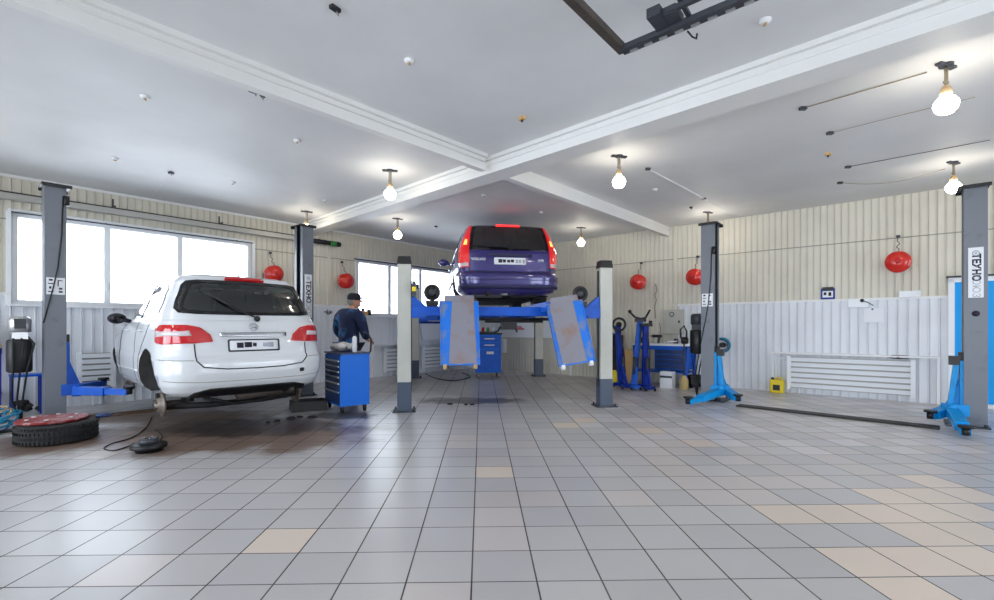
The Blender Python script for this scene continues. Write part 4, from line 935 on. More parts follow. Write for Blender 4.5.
# ================================================================== FIRE EXTINGUISHER MODULES
def wall_pt(side, px, py, off):
    if side == 'L':
        v = ray_wallL(px)
        base = CO+U*(UW+off); t = (px-CX)/F; v = (base.x-t*base.y)/(t*V.y-V.x); p = R(UW+off, v)
    else:
        base = CO+V*off; t = (px-CX)/F; u = (t*base.y-base.x)/(U.x-t*U.y); p = R(u, off)
    return Vector((p.x, p.y, EYE+(CY-py)*p.y/F))
ex = [('L', 274, 274, 'round red extinguisher module above the roof of the white car'), ('L', 346, 281, 'round red extinguisher module above the man in the cap'), ('R', 638, 282, 'round red extinguisher module above the blue stands'), ('R', 695, 277, 'round red extinguisher module left of the cyan-armed lift post'), ('R', 898, 262, 'largest round red extinguisher module on the right wall')]
for sd, px, py, lb in ex:
    p = wall_pt(sd, px, py, .235); n = U if sd == 'L' else V
    p.z = p.z
    t = thing('extinguisher_module', lb, 'fire extinguisher', p, math.atan2(n.y, n.x), 'red self-acting extinguisher modules on the walls')
    m = MB(); m.lathe([(0, .125), (.05, .122), (.09, .11), (.125, .085), (.142, .062), (.163, .060), (.163, .048), (.142, .046), (.128, .025), (.125, 0), (.128, -.025), (.142, -.046), (.163, -.048), (.163, -.060), (.142, -.062), (.125, -.085), (.09, -.11), (.05, -.122), (0, -.125)], (0, 0, 0), (1, 0, 0), 32); m.build('shell', 'red', t)
    MB().lathe([(.0, .138), (.03, .138), (.04, .12)], (0, 0, 0), (1, 0, 0), 16).build('nozzle', 'redink', t)
    m = MB(); m.bar((-.21, 0, .0), (-.11, 0, 0), .03, .03).box((-.205, 0, 0), (.01, .12, .12)); m.build('bracket', 'steel', t)
    m = MB(); pts = [(0, 0, .16), (-.02, .015, .20), (-.06, -.02, .25), (-.1, .02, .30), (-.13, -.01, .35), (-.165, 0, .42)]; m.tube(pts, .006, 6); m.box((-.165, 0, .43), (.03, .05, .04)); m.build('sensor_wire', 'dgrey', t)
# ================================================================== exhaust rail along the left wall
v1 = ray_wallL(336)
t = thing('exhaust_rail', 'long grey exhaust extraction rail running over the left windows', 'exhaust rail', R(UW+.17, v1-.0, 0), rV)
zr = wall_pt('L', 200, 219.5, .17).z-.09
m = MB(); m.b2(.75, VM-v1-.1, -.055, .055, zr-.035, zr+.045); m.build('duct', 'galv', t)
MB().b2(.75, VM-v1-.1, -.065, .065, zr+.045, zr+.062).build('top_flange', 'black', t)
m = MB(); m.cyl((0, 0, zr+.01), (.80, 0, zr+.01), .05, n=16); [m.torus((x, 0, zr+.01), .052, .008, (1, 0, 0), 20, 6) for x in (.05, .2, .35, .5)]; m.build('end_tube', 'black', t)
MB().cyl((.10, 0, zr+.01), (.24, 0, zr+.01), .056, n=16).build('green_clip', 'green', t)
k = 0
while k < 5:
    x = .9+k*1.5; m = MB(); m.bar((x, .0, zr+.06), (x, 0, zr+.20), .02, .02); m.bar((x, 0, zr+.06), (x, .17, zr+.06), .02, .02); m.build('bracket', 'dgrey', t); k += 1
t = thing('curtain_rod', 'dark curtain rod above the small second window', 'curtain rod', R(UW+.05, w2[0]-.1, w2z[1]-.01), rV)
MB().cyl((0, 0, 0), (w2[1]-w2[0]+.2, 0, 0), .015, n=10).build('rod', 'dgrey', t)
for x in (.05, w2[1]-w2[0]+.15): MB().b2(x-.01, x+.01, -.0, .05, -.01, .01).build('bracket', 'dgrey', t)
t = thing('curtain_rod', 'thin dark curtain rod along the top of the large left window', 'curtain rod', R(UW+.05, w1[0]-.0, w1z[1]-.02), rV)
MB().cyl((0, 0, 0), (w1[1]-w1[0], 0, 0), .009, n=8).build('rod', 'dgrey', t)
for x in (.3, 2.2, 4.0): MB().b2(x-.01, x+.01, -.0, .05, -.008, .008).build('bracket', 'dgrey', t)
# ================================================================== RADIATORS
def radiator(lb, side, a0, a1, z0, z1, off=.07, nslat=6, extra=None):
    n = U if side == 'L' else V; d = V if side == 'L' else U
    base = R(UW+off, a0) if side == 'L' else R(a0, off)
    t = thing('radiator', lb, 'radiator', base, math.atan2(d.y, d.x), 'white finned wall radiators')
    s = 1 if side == 'R' else 1
    ln = a1-a0; hh = (z1-z0)/nslat
    # local +y or -y is toward the room
    yr = -1 if Matrix.Rotation(-math.atan2(d.y, d.x), 3, 'Z') @ n != None and (Matrix.Rotation(-math.atan2(d.y, d.x), 3, 'Z') @ n).y < 0 else 1
    for i in range(nslat):
        z = z0+hh*i; m = MB(); m.cyl((0, yr*.035, z+hh*.45), (ln, yr*.035, z+hh*.45), .022, n=12)
        m.prism([(0, 0), (ln, 0), (ln, .008), (0, .008)], 0, hh*.74, Matrix.Translation((0, yr*.06, z+hh*.18)) @ Matrix.Rotation(-yr*.25, 4, 'X'))
        m.build('fin_row', 'pvc', t)
    MB().b2(0, ln, yr*.0, yr*.012, z0, z1).build('back_panel', 'galv', t)
    for x in (-.03, ln-.03): MB().b2(x, x+.06, yr*.0, yr*.075, z0-.02, z1+.02).build('side_column', 'pvc', t)
    m = MB(); m.tube([(-.03, yr*.03, z1-.03), (-.16, yr*.03, z1-.03), (-.16, yr*.03, z0+.05)], .012, 8).cyl((-.10, yr*.03, z1-.03), (-.14, yr*.03, z1-.03), .022, n=10); m.build('feed_pipe', 'pvc', t)
    for fx in (.15, ln-.17): MB().b2(fx, fx+.02, yr*.01, yr*.05, .001, z0).build('foot', 'pvc', t)
    return t
ra = ray_wallR(790); rb = ray_wallR(913)
radiator('long white radiator in the niche of the right wall', 'R', ra, rb, .10, .66, .05)
radiator('white radiator under the small window between the man and the first cream post', 'L', ray_wallL(411), ray_wallL(383), .12, .68, .05)
radiator('white radiator low on the left wall behind the left ramp', 'L', ray_wallL(449), ray_wallL(421), .12, .68, .05)
radiator('white radiator on the left wall seen between the grey post and the white car', 'L', ray_wallL(112), ray_wallL(78), .28, .80, .05)
p = wall_pt('R', 898, 363, .2)
t = thing('work_glove', 'small black glove lying on the right end of the long radiator', 'glove', R(uv(p)[0], .12, .687), RA); MB().ball((0, 0, .03), .07, 12, (2.0, .6, .42)).box((.02, 0, .035), (.2, .06, .05)).build('glove_body', 'black', t)
# ================================================================== RIGHT WALL FITTINGS
def wall_thing(name, lb, cat, side, px, py, off=.016):
    p = wall_pt(side, px, py, off); d = U if side == 'R' else V
    return thing(name, lb, cat, p, RA if side == 'R' else RA)       # local -y = into the room for the right wall
t = wall_thing('framed_card', 'small framed card with dark border standing on the white ledge of the right wall', 'picture', 'R', 828, 293.5, .02)
MB().b2(-.10, .10, -.03, 0, -.10, .09).build('card_frame', 'navy', t, bevel=.01); MB().b2(-.075, .075, -.034, -.03, -.07, .04).build('card_face', 'paper', t)
MB().b2(-.06, -.02, -.037, -.034, -.03, .02).b2(.01, .05, -.037, -.034, -.045, .02).build('card_marks', 'ink', t); MB().b2(-.08, .08, -.04, -.0, .05, .11).build('card_clip', 'black', t)
t = wall_thing('socket_box', 'white socket box with a black plug on the right wall', 'socket', 'R', 858.5, 302.5, .02)
MB().b2(-.14, .14, -.05, 0, -.08, .06).build('box', 'pvc', t, bevel=.006); MB().ball((.05, -.06, .03), .03, 10).build('plug', 'black', t); MB().tube([(.05, -.06, .03), (.12, -.07, .0), (.2, -.05, -.06)], .008, 6).build('cord', 'dgrey', t)
t = wall_thing('paper_sheet', 'white paper sheet pinned below the socket box', 'paper', 'R', 874, 314, .03)
MB().b2(-.13, .13, -.01, 0, -.14, .10).build('sheet', 'paper', t); MB().ball((-.02, -.015, .08), .014, 8).build('pin', 'black', t)
t = wall_thing('white_tray', 'small white plastic tray on the ledge left of the blue door', 'tray', 'R', 909, 294, .02)
MB().b2(-.12, .14, -.08, 0, -.05, -.03).b2(-.12, -.10, -.08, 0, -.03, .03).b2(.12, .14, -.08, 0, -.03, .03).b2(-.12, .14, -.012, 0, -.03, .05).build('tray_body', 'pvc', t)
t = wall_thing('distribution_box', 'beige metal electrical cabinet on the wall above the blue workbench', 'electrical cabinet', 'R', 674.5, 322, .02)
MB().b2(-.20, .20, -.10, 0, -.26, .26).build('cabinet', 'post', t, bevel=.006); MB().b2(-.18, .18, -.108, -.10, -.24, .24).build('cabinet_door', 'post', t); MB().torus((-.02, -.11, .16), .045, .008, (0, 1, 0), 20).build('warning_mark', 'dgrey', t); MB().b2(.12, .15, -.12, -.108, -.02, .03).build('lock', 'black', t)
for dx in (0, .35, .7):
    pass
t = wall_thing('wall_cable', 'dark twisted cable hanging on the wall left of the electrical cabinet', 'cable', 'R', 656, 300, .03)
MB().tube([(0, -.02, .35), (.03, -.03, .2), (-.02, -.03, .1), (.02, -.03, 0), (-.02, -.03, -.15), (.0, -.03, -.4)], .011, 6).build('cord', 'brass', t)
t = wall_thing('red_notice', 'red lettered notice on the white wall behind the lift', 'notice', 'R', 519, 328, .02)
MB().b2(-.20, .20, -.008, 0, -.07, .07).build('notice_board', 'paper', t); MB().b2(-.17, .17, -.012, -.008, -.045, -.005).b2(-.16, .1, -.012, -.008, .01, .045).build('notice_letters', 'redink', t)
t = wall_thing('wall_box', 'plain white box on the siding right of the blue tool cart', 'box', 'R', 501, 346, .02)
MB().b2(-.28, .22, -.14, 0, -.18, .20).build('box_body', 'pvc', t, bevel=.006); MB().b2(-.26, .20, -.148, -.14, -.16, .18).build('box_door', 'white', t)
t = thing('hook_bracket', 'small black hook bracket on the left wall behind the man', 'hook', wall_pt('L', 328, 312, .03), rV)
MB().torus((0, .03, 0), .045, .009, (0, 1, 0), 18, 6, -1.2, PI+.8).build('hook', 'black', t); MB().box((0, .01, 0), (.2, .02, .03)).build('hook_plate', 'steel', t)
# yellow canister
t = thing('yellow_canister', 'yellow plastic oil canister with black label at the foot of the right wall', 'canister', wall_pt('R', 777, 380, .20)*1, RA); t.location.z = 0
MB().b2(-.11, .11, -.06, .06, 0, .24).build('canister_body', 'yellow', t, bevel=.02); MB().b2(-.055, .055, -.063, -.06, .05, .15).build('canister_label', 'black', t); MB().cyl((-.07, 0, .24), (-.07, 0, .275), .025, n=14).build('canister_cap', 'ink', t); MB().tube([(-.02, 0, .235), (.0, 0, .275), (.07, 0, .275), (.09, 0, .235)], .013, 8).build('canister_handle', 'yellow', t)
# ================================================================== BLUE TROLLEY + RAGS
tc_ = Vector((-2.16, 6.40, 0)); sdv = Vector((.80, .60, 0)); dd = Vector((-.60, .80, 0))
trz = math.atan2(sdv.y, sdv.x)
t = thing('tool_trolley', 'blue tool trolley with dark drawers beside the white car', 'tool trolley', tc_+sdv*.21+dd*.34, trz)
W2, D2 = .21, .34
m = MB(); m.b2(-W2, W2, -D2, D2, .10, .115); m.b2(-W2, W2, -D2, -D2+.012, .115, .80).b2(-W2, W2, D2-.012, D2, .115, .80).b2(W2-.012, W2, -D2, D2, .115, .80).b2(-W2+.02, W2, -D2, D2, .80, .815).b2(-W2+.02, -W2+.03, -D2+.01, D2-.01, .115, .80); m.build('cabinet', 'cart', t)
m = MB(); m.b2(-W2-.01, W2+.01, -D2-.01, D2+.01, .815, .84); m.build('top_tray', 'cartd', t, bevel=.004)
zz = .125
for i, h in enumerate((.19, .12, .09, .075, .075, .075)):
    m = MB(); m.b2(-W2-.004, -W2+.02, -D2+.02, D2-.02, zz, zz+h-.012); dr = m.build('drawer', 'cartd', t)
    MB().b2(-W2-.018, -W2-.004, -D2+.03, D2-.03, zz+h-.035, zz+h-.014).build('drawer_handle', 'alu', dr); zz += h
for x in (-.16, .16):
    for y in (-.28, .28):
        m = MB(); m.cyl((x-.012, y, .045), (x+.012, y, .045), .045, n=20); m.box((x, y, .08), (.045, .05, .03)); m.build('castor', 'black', t)
m = MB(); m.tube([(W2, -.25, .80), (W2+.05, -.25, .85), (W2+.06, -.25, 1.02), (W2+.03, -.2, 1.1), (W2-.02, -.12, 1.12)], .014, 8); m.build('push_handle', 'black', t)
tp = tc_+sdv*.17+dd*.45
t = thing('rag_heap', 'crumpled pale rags lying on top of the blue trolley', 'rags', (tp.x, tp.y, .842), trz)
m = MB(); r2 = random.Random(5)
for k in range(13): rr_ = r2.uniform(.05, .08); m.ball((r2.uniform(-.1, .1), r2.uniform(-.2, .12), rr_*.76+r2.uniform(0, .04)), rr_, 10, (1.2, 1, .75))
m.build('rag_folds', 'cloth', t); 
tp = tc_+sdv*.26+dd*.16
t = thing('spray_can', 'white spray can standing on the blue trolley', 'spray can', (tp.x, tp.y, .841), 0)
MB().lathe([(.03, 0), (.033, .005), (.033, .2), (.02, .225), (.012, .23)], n=20).build('can', 'paper', t); MB().lathe([(.012, .23), (.016, .235), (.016, .26), (0, .262)], n=14).build('nozzle', 'cartd', t)
# ================================================================== PERSON
def skin_body(name, parent, verts, edges, radii, m, sub=2):
    me = bpy.data.meshes.new(name); me.from_pydata(verts, edges, []); o = bpy.data.objects.new(name, me); C.objects.link(o)
    sk = o.modifiers.new('s', 'SKIN'); sk.use_smooth_shade = True
    if not me.skin_vertices: 
        bm = bmesh.new(); bm.from_mesh(me); bm.verts.layers.skin.verify(); bm.to_mesh(me); bm.free()
    for i, r_ in enumerate(radii):
        sv = me.skin_vertices[0].data[i]; sv.radius = r_ if isinstance(r_, tuple) else (r_, r_); sv.use_root = (i == 0)
    sb = o.modifiers.new('u', 'SUBSURF'); sb.levels = sub; sb.render_levels = sub
    bpy.context.view_layer.update(); dg = bpy.context.evaluated_depsgraph_get(); m2 = bpy.data.meshes.new_from_object(o.evaluated_get(dg))
    bpy.data.objects.remove(o); m2.materials.clear(); m2.materials.append(M[m]); [setattr(p, 'use_smooth', True) for p in m2.polygons]
    o = bpy.data.objects.new(name, m2); C.objects.link(o); o.parent = parent; return o
pp = at(349, 7.62); pr = thing('person', 'man in a dark cap and blue work jacket standing behind the blue trolley', 'person', (pp.x, pp.y, 0), math.radians(-26)); pr.scale = (1.06, 1.06, 1.0)
# local: +y = facing; turned away from the camera to the right
V_ = [(0, 0, .95), (0, .0, 1.10), (0, .01, 1.28), (0, .02, 1.42), (0, .05, 1.50), (0, .09, 1.56),
      (-.10, 0, .90), (-.11, .02, .50), (-.11, -.01, .08), (-.11, .12, .03), (.10, 0, .90), (.11, .02, .50), (.11, -.01, .08), (.11, .12, .03),
      (-.19, .02, 1.40), (-.25, .02, 1.13), (-.20, .17, .98), (-.17, .24, .955), (.19, .02, 1.40), (.25, .03, 1.14), (.20, .18, 1.0), (.17, .25, .975)]
E_ = [(0,1),(1,2),(2,3),(3,4),(4,5),(0,6),(6,7),(7,8),(8,9),(0,10),(10,11),(11,12),(12,13),(3,14),(14,15),(15,16),(16,17),(3,18),(18,19),(19,20),(20,21)]
R_ = [(.15,.11),(.14,.10),(.16,.11),(.12,.09),.055,.055,.085,.06,.04,.035,.085,.06,.04,.035,.06,.047,.033,.028,.06,.047,.033,.028]
skin_body('body', pr, V_, E_, R_, 'skin')
# hands
def hand(side, w, parent):
    for k, (dx, l) in enumerate(((-.03, .07), (-.01, .08), (.01, .075), (.03, .06))):
        a = Vector(w)+Vector((dx, .02, -.005)); vs = [a, a+Vector((0, l*.45, -.01)), a+Vector((0, l*.7, -.035)), a+Vector((0, l*.75, -.06))]; skin_body('finger', parent, vs, [(0,1),(1,2),(2,3)], [.010, .009, .008, .007], 'skin', 1)
    a = Vector(w)+Vector((-side*.03, -.01, 0)); skin_body('thumb', parent, [a, a+Vector((-side*.025, .03, -.01)), a+Vector((-side*.025, .06, -.025))], [(0,1),(1,2)], [.012, .010, .008], 'skin', 1)
    MB().ball(Vector(w)+Vector((0, .005, 0)), .04, 14, (1.05, 1.1, .45)).build('palm', 'skin', parent)
hand(-1, (-.17, .26, .95), pr); hand(1, (.17, .27, .97), pr)
# head
hc = Vector((.0, .105, 1.63)); m = MB(); m.ball(hc, .1, 24, (.78, .98, 1.18)); m.ball(hc+Vector((0, .055, -.06)), .05, 14, (1.05, .9, .8)); m.tube([hc+Vector((0, .085, .03)), hc+Vector((0, .118, -.015)), hc+Vector((0, .10, -.03))], .012, 8, radii=[.008, .016, .012])
for s in (-1, 1): m.ball(hc+Vector((s*.08, -.0, -.005)), .03, 12, (.35, .7, 1.05))
hd = m.build('head', 'skin', pr)
m = MB(); 
for s in (-1, 1): m.ball(hc+Vector((s*.03, .09, .01)), .011, 10)
m.build('eyes', 'paper', hd); MB().box(hc+Vector((0, .098, -.055)), (.045, .008, .007)).build('mouth', 'redink', hd)
m = MB(); m.ball(hc+Vector((0, -.02, .0)), .1, 20, (.82, .88, 1.02)); m.build('hair', 'hair', pr)
m = MB(); m.lathe([(.098, -.005), (.104, .02), (.104, .06), (.085, .095), (.05, .11), (0, .115)], hc+Vector((0, -.005, .02)), (0, .08, 1), 24, 1.0); m.ball(hc+Vector((0, .10, .045)), .065, 14, (1.1, .9, .16)); cp_ = m.build('flat_cap', 'cap', pr)
TR = Matrix.Translation((0, .09, 0)) @ Matrix.Rotation(math.radians(-48), 4, 'Z') @ Matrix.Translation((0, -.09, 0))
for ob in [cp_, hd]+[x for x in C.objects if x.parent == hd or (x.parent == pr and x.name.startswith('hair'))]: ob.data.transform(TR)
JV = [(0, 0, .80), (0, 0, .95), (0, -.005, 1.12), (0, 0, 1.30), (0, .01, 1.42), (0, .03, 1.50), (-.20, .01, 1.405), (-.27, .02, 1.13), (-.215, .15, .985), (.20, .01, 1.405), (.27, .03, 1.14), (.215, .16, 1.005)]
JE = [(0,1),(1,2),(2,3),(3,4),(4,5),(4,6),(6,7),(7,8),(4,9),(9,10),(10,11)]
skin_body('jacket', pr, JV, JE, [(.18,.135),(.19,.145),(.185,.14),(.20,.15),(.15,.12),.075,(.095,.095),.078,.058,(.095,.095),.078,.058], 'jacket')
skin_body('trousers', pr, [(0, 0, .93), (-.10, 0, .86), (-.11, .02, .5), (-.11, -.01, .09), (.10, 0, .86), (.11, .02, .5), (.11, -.01, .09)], [(0,1),(1,2),(2,3),(0,4),(4,5),(5,6)], [(.16,.125), .105, .08, .075, .105, .08, .075], 'jeans')
for s in (-1, 1): skin_body('shoe', pr, [(s*.11, -.05, .045), (s*.11, .06, .04), (s*.11, .17, .032)], [(0,1),(1,2)], [.048, .046, .034], 'black')
# bench with boxes at the window behind the man
wp = wall_pt('L', 366, 311, .18)
# ================================================================== FLOOR THINGS, LEFT
def wheel_flat(loc, lb):
    t = thing('car_wheel', lb, 'wheel', loc, .3)
    m = MB(); m.lathe([(.20, 0), (.27, -.0), (.31, .012), (.322, .04), (.324, .10), (.322, .16), (.31, .188), (.27, .20), (.20, .198), (.19, .17), (.19, .03), (.20, 0)], n=56, cap=False); ty = m.build('tyre', 'rubber', t)
    m = MB()
    for k in range(56):
        a = 2*PI*k/56
        for j, z in enumerate((.035, .08, .125, .17)):
            aa = a+(.05 if j % 2 else 0); m.box((math.cos(aa)*.325, math.sin(aa)*.325, z), (.012, .022, .030), aa+(.35 if j % 2 else -.35))
    m.build('tread_blocks', 'rubber', ty)
    m = MB(); m.lathe([(0, .12), (.05, .13), (.06, .115), (.17, .12), (.188, .16), (.188, .04)], n=40, cap=False); m.build('rim', 'alu', t)
    return t
wl_ = gp(54, 447); wl_ = Vector((-4.66, 4.93, 0))
wheel_flat(wl_, 'black-treaded car wheel lying flat on the floor at the far left')
t = thing('round_lid', 'worn red round steel lid lying on the flat car wheel', 'lid', wl_+Vector((-.07, .02, .203)), 0)
m = MB(); m.lathe([(0, .0), (.27, .0), (.288, .008), (.293, .022), (.284, .032), (.25, .026), (.16, .034), (0, .034)], n=44); m.build('lid_disc', 'redlid', t)
m = MB(); [m.ball((math.cos(a)*.2, math.sin(a)*.2, .04), .022, 8, (1, 1, .4)) for a in [k*PI/3 for k in range(6)]]; m.build('lid_studs', 'cloth', t)
p = Vector((-4.40, 5.10, .201)); t = thing('blue_bottle', 'small dark blue bottle lying on the edge of the flat wheel', 'bottle', p, .6)
MB().lathe([(.0, 0), (.024, .004), (.024, .10), (.012, .12), (.012, .145), (0, .146)], (0, 0, .025), (1, 0, 0), 16).build('bottle_body', 'cartd', t)
p = gp(149, 451); t = thing('brake_disc', 'black brake disc with a raised hub lying on the floor below the white car', 'brake disc', p, .4)
MB().lathe([(.0, 0), (.11, 0), (.115, .03), (.145, .035), (.148, .045), (.148, .06), (.145, .07), (.08, .072), (.0, .072)], n=40).build('friction_ring', 'black', t)
MB().lathe([(.078, .072), (.075, .12), (.06, .125), (.03, .125), (.028, .11), (0, .11)], n=30).build('hub_hat', 'dgrey', t)
m = MB(); [m.cyl((math.cos(a)*.05, math.sin(a)*.05, .12), (math.cos(a)*.05, math.sin(a)*.05, .138), .006, n=8) for a in [k*2*PI/5 for k in range(5)]]; m.build('stud_bolts', 'steel', t)
def floor_cable(name, pts, r, m_, lb, cat='cable', grp=None):
    P_ = [gp(*p[:2]) if len(p) == 2 else gp(p[0], p[1], 0) for p in pts]; o = P_[0].copy()
    out = []; n = len(P_)
    for i in range(n-1):
        p0, p1, p2, p3 = P_[max(i-1, 0)], P_[i], P_[i+1], P_[min(i+2, n-1)]
        for k in range(8):
            s = k/8; out.append(.5*((2*p1)+(p2-p0)*s+(2*p0-5*p1+4*p2-p3)*s*s+(3*p1-p0-3*p2+p3)*s**3)-o+Vector((0, 0, r)))
    out.append(P_[-1]-o+Vector((0, 0, r)))
    t = thing(name, lb, cat, o, 0, grp); MB().tube(out, r, 8).build('cord', m_, t); return t
floor_cable('floor_cable', [(152, 417), (146, 428), (132, 438), (112, 444), (104, 449), (114, 451), (128, 447), (134, 444)], .006, 'black', 'thin black cable looping from under the white car to the brake disc')
floor_cable('floor_cable', [(155, 430), (162, 436), (160, 441), (154, 444)], .006, 'black', 'short black cable end curling behind the brake disc')
floor_cable('floor_cable', [(425, 374), (437, 379), (455, 381), (470, 377), (462, 373)], .010, 'black', 'dark cable lying on the floor below the left hanging ramp')
# hose coil + left blue bench
t = thing('hose_coil', 'tangled heap of teal air hose on the floor at the left edge', 'hose', gp(-6, 431, 0), 0)
m = MB(); r3 = random.Random(9)
for k in range(9): m.torus((r3.uniform(-.1, .1), r3.uniform(-.06, .06), .05+.03*k*.6), r3.uniform(.13, .21), .011, (r3.uniform(-.4, .4), r3.uniform(-.6, .2), 1), 30, 6)
m.build('hose_loops', 'hose', t); m = MB(); m.torus((-.02, .05, .2), .12, .011, (.3, -.5, 1), 26, 6).torus((.04, .0, .22), .09, .011, (-.3, -.4, 1), 26, 6); m.build('hose_loops', 'orange', t)
floor_cable('air_hose', [(-6, 436), (4, 433), (14, 432)], .02, 'black', 'thick black hose end lying on the floor left of the wheel')
def bench(name, lb, loc, rz, w, d, h, top, col, drawers=0, shelf=.3, grp=None):
    t = thing(name, lb, 'workbench', loc, rz, grp)
    MB().b2(-w/2, w/2, -d/2, d/2, h-.04, h).build('bench_top', top, t, bevel=.004)
    for x in (-w/2+.03, w/2-.03):
        for y in (-d/2+.03, d/2-.03): MB().b2(x-.025, x+.025, y-.025, y+.025, 0, h-.04).build('leg', col, t)
    m = MB(); m.b2(-w/2, w/2, -d/2+.02, d/2-.02, shelf, shelf+.02); m.b2(-w/2, w/2, -d/2+.005, -d/2+.035, h-.12, h-.04); m.build('shelf', col, t)
    if drawers:
        x0, x1 = drawers; m = MB(); m.b2(x0, x1, -d/2+.04, d/2-.04, .34, h-.05); cb = m.build('drawer_cabinet', col, t); k = 0; z = .36
        while z < h-.12:
            f_ = MB().b2(x0+.015, x1-.015, -d/2+.025, -d/2+.04, z, z+.085).build('drawer', 'cartd', cb); z += .10
    return t
bt = bench('workbench', 'blue steel workbench with a tan top at the left picture edge', at(-38, 6.1), RA+PI/2, .70, .5, .96, 'wood', 'navy', shelf=.30)
pb = bt.location
t = thing('black_tool_case', 'black tool case on the blue bench at the left edge', 'tool case', Vector((pb.x+.05, pb.y, .962)), RA+PI/2)
MB().b2(-.25, .25, -.12, .12, 0, .2).build('case_body', 'black', t, bevel=.03); MB().tube([(-.08, 0, .2), (-.07, 0, .25), (.07, 0, .25), (.08, 0, .2)], .012, 8).build('case_handle', 'dgrey', t)
# small blue shelf stand under the pump, with dark parts
q = at(26, 6.42); t = thing('shelf_stand', 'small blue stand under the black oil tank', 'stand', (q.x, q.y, 0), RA+PI/2)
MB().b2(-.16, .16, -.14, .14, .52, .55).build('shelf_top', 'blue', t)
for x in (-.14, .14):
    for y in (-.12, .12): MB().b2(x-.014, x+.014, y-.014, y+.014, 0, .52).build('leg', 'navy', t)
t = thing('parts_heap', 'dark greasy machine parts heaped on the floor under the small blue stand', 'machine parts', (q.x, q.y, 0), 0); t['kind'] = 'stuff'
m = MB(); [m.ball((r3.uniform(-.11, .11), r3.uniform(-.09, .09), .05+r3.uniform(0, .12)), r3.uniform(.035, .06), 8, (1.3, 1, .7)) for k in range(14)]; m.build('parts', 'under', t)
# scattered dirt under the white car
t = thing('drip_tray', 'flat black drip tray on the floor between the white car and the trolley', 'drip tray', gp(311, 411)+Vector((-.1, .1, 0)), .5)
m = MB(); m.b2(-.22, .26, -.17, .17, 0, .02).b2(-.22, -.20, -.17, .17, .02, .14).b2(.24, .26, -.17, .17, .02, .14).b2(-.20, .24, -.17, -.15, .02, .14).b2(-.20, .24, .15, .17, .02, .14); m.build('tray_body', 'black', t)
for k, (px, py, s) in enumerate(((277, 421, .03), (291, 419, .05), (300, 417.5, .04), (312, 418, .05), (268, 423, .03), (450, 404.5, .035), (466, 405, .03), (472, 405, .03))):
    t = thing('dirt_clod', 'small dark clod of dirt on the tiles', 'dirt clod', gp(px, py), k*1.3, 'small dark clods of dirt scattered on the tiles')
    MB().ball((0, 0, s*.3), s, 8, (1.5, 1, .35)).build('clod', 'under', t)
    t['label'] = ('dark clod of dirt on the tiles behind the white car' if px < 400 else 'dark clod of dirt on the tiles in front of the hanging ramps')
# ================================================================== FAR RIGHT CORNER EQUIPMENT
def stand(lb, px, py, rz, hgt, lean, col, head):
    p = gp(px, py); t = thing('equipment_stand', lb, 'equipment stand', p, rz, 'tall blue equipment stands in the far corner')
    m = MB(); m.bar((0, -.22, .06), (0, .22, .06), .05, .06).bar((-.10, .16, .06), (.10, .16, .06), .05, .06).bar((-.10, -.16, .06), (.10, -.16, .06), .05, .05); m.build('base_frame', col, t)
    for x, y in ((-.085, .20), (.085, .20), (-.085, -.20), (.085, -.20)): MB().cyl((x-.015, y, .03), (x+.015, y, .03), .03, n=12).build('castor', 'black', t)
    m = MB(); m.bar((0, .05, .08), (lean, .02, hgt), .10, .07); m.bar((0, -.2, .09), (lean*.6, .03, hgt*.55), .04, .04); m.build('mast', col, t)
    m = MB()
    if head == 'ring': m.torus((lean, -.04, hgt+.02), .12, .022, (.2, 1, 0), 24); m.lathe([(0, 0), (.05, 0), (.05, .05), (0, .05)], (lean, -.05, hgt+.02), (0, 1, 0), 16)
    elif head == 'fork': m.tube([(lean-.2, 0, hgt+.16), (lean-.1, 0, hgt+.06), (lean, 0, hgt+.03), (lean+.10, 0, hgt+.05), (lean+.18, 0, hgt+.20)], .02, 8).box((lean, 0, hgt+.0), (.2, .10, .06)).ball((lean-.2, 0, hgt+.17), .035, 10)
    else: m.box((lean, 0, hgt+.02), (.22, .09, .06)).box((lean+.09, 0, hgt+.06), (.04, .06, .08))
    m.build('head', 'black', t)
    m = MB(); m.tube([(lean, -.06, hgt*.9), (lean*.5+.04, -.08, hgt*.6), (.02, -.1, .3)], .012, 6); m.cyl((0, -.06, .3), (0, -.06, .62), .035, n=12); m.build('hydraulic_ram', 'dgrey', t)
    return t
stand('blue stand with a round black head, leftmost in the far corner', 622, 388, .2, 1.23, -.08, 'navy', 'ring')
stand('blue leaning stand with a forked black head, middle of the far corner', 634, 389, -.1, 1.33, .12, 'blue', 'fork')
stand('blue and black upright stand, right one of the far corner group', 646, 390, .1, 1.22, .0, 'navy', 'tee')
# black machine behind the stands
def placeR(px, off, z=0): p = wall_pt('R', px, 300, off); return Vector((p.x, p.y, z))
t = thing('black_machine', 'black machine behind the blue stands in the far corner', 'machine', placeR(625, .36), RA)
MB().b2(-.62, -.10, -.2, .2, .02, .74).build('machine_body', 'under', t, bevel=.03); MB().box((-.36, 0, .88), (.5, .3, .28)).build('machine_head', 'black', t); MB().tube([(-.4, -.1, 1.0), (-.3, -.1, 1.07), (-.15, -.1, 1.0)], .03, 8).build('machine_handle', 'dgrey', t)
p = gp(614.5, 384.5); t = thing('yellow_jug', 'yellow jug on the floor behind the right cream post', 'jug', p, .3)
MB().lathe([(.07, 0), (.085, .01), (.085, .2), (.04, .27), (.03, .30)], n=20).build('jug_body', 'yellow', t); MB().torus((.07, 0, .2), .05, .012, (0, 1, 0), 16).build('jug_handle', 'yellow', t)
bp_ = placeR(664, .42); W_ = 1.12
t = bench('workbench', 'bright blue workbench with dark drawers in the far right corner', bp_, RA, W_, .55, .86, 'paper', 'blue', (-.10, W_/2-.06), .28)
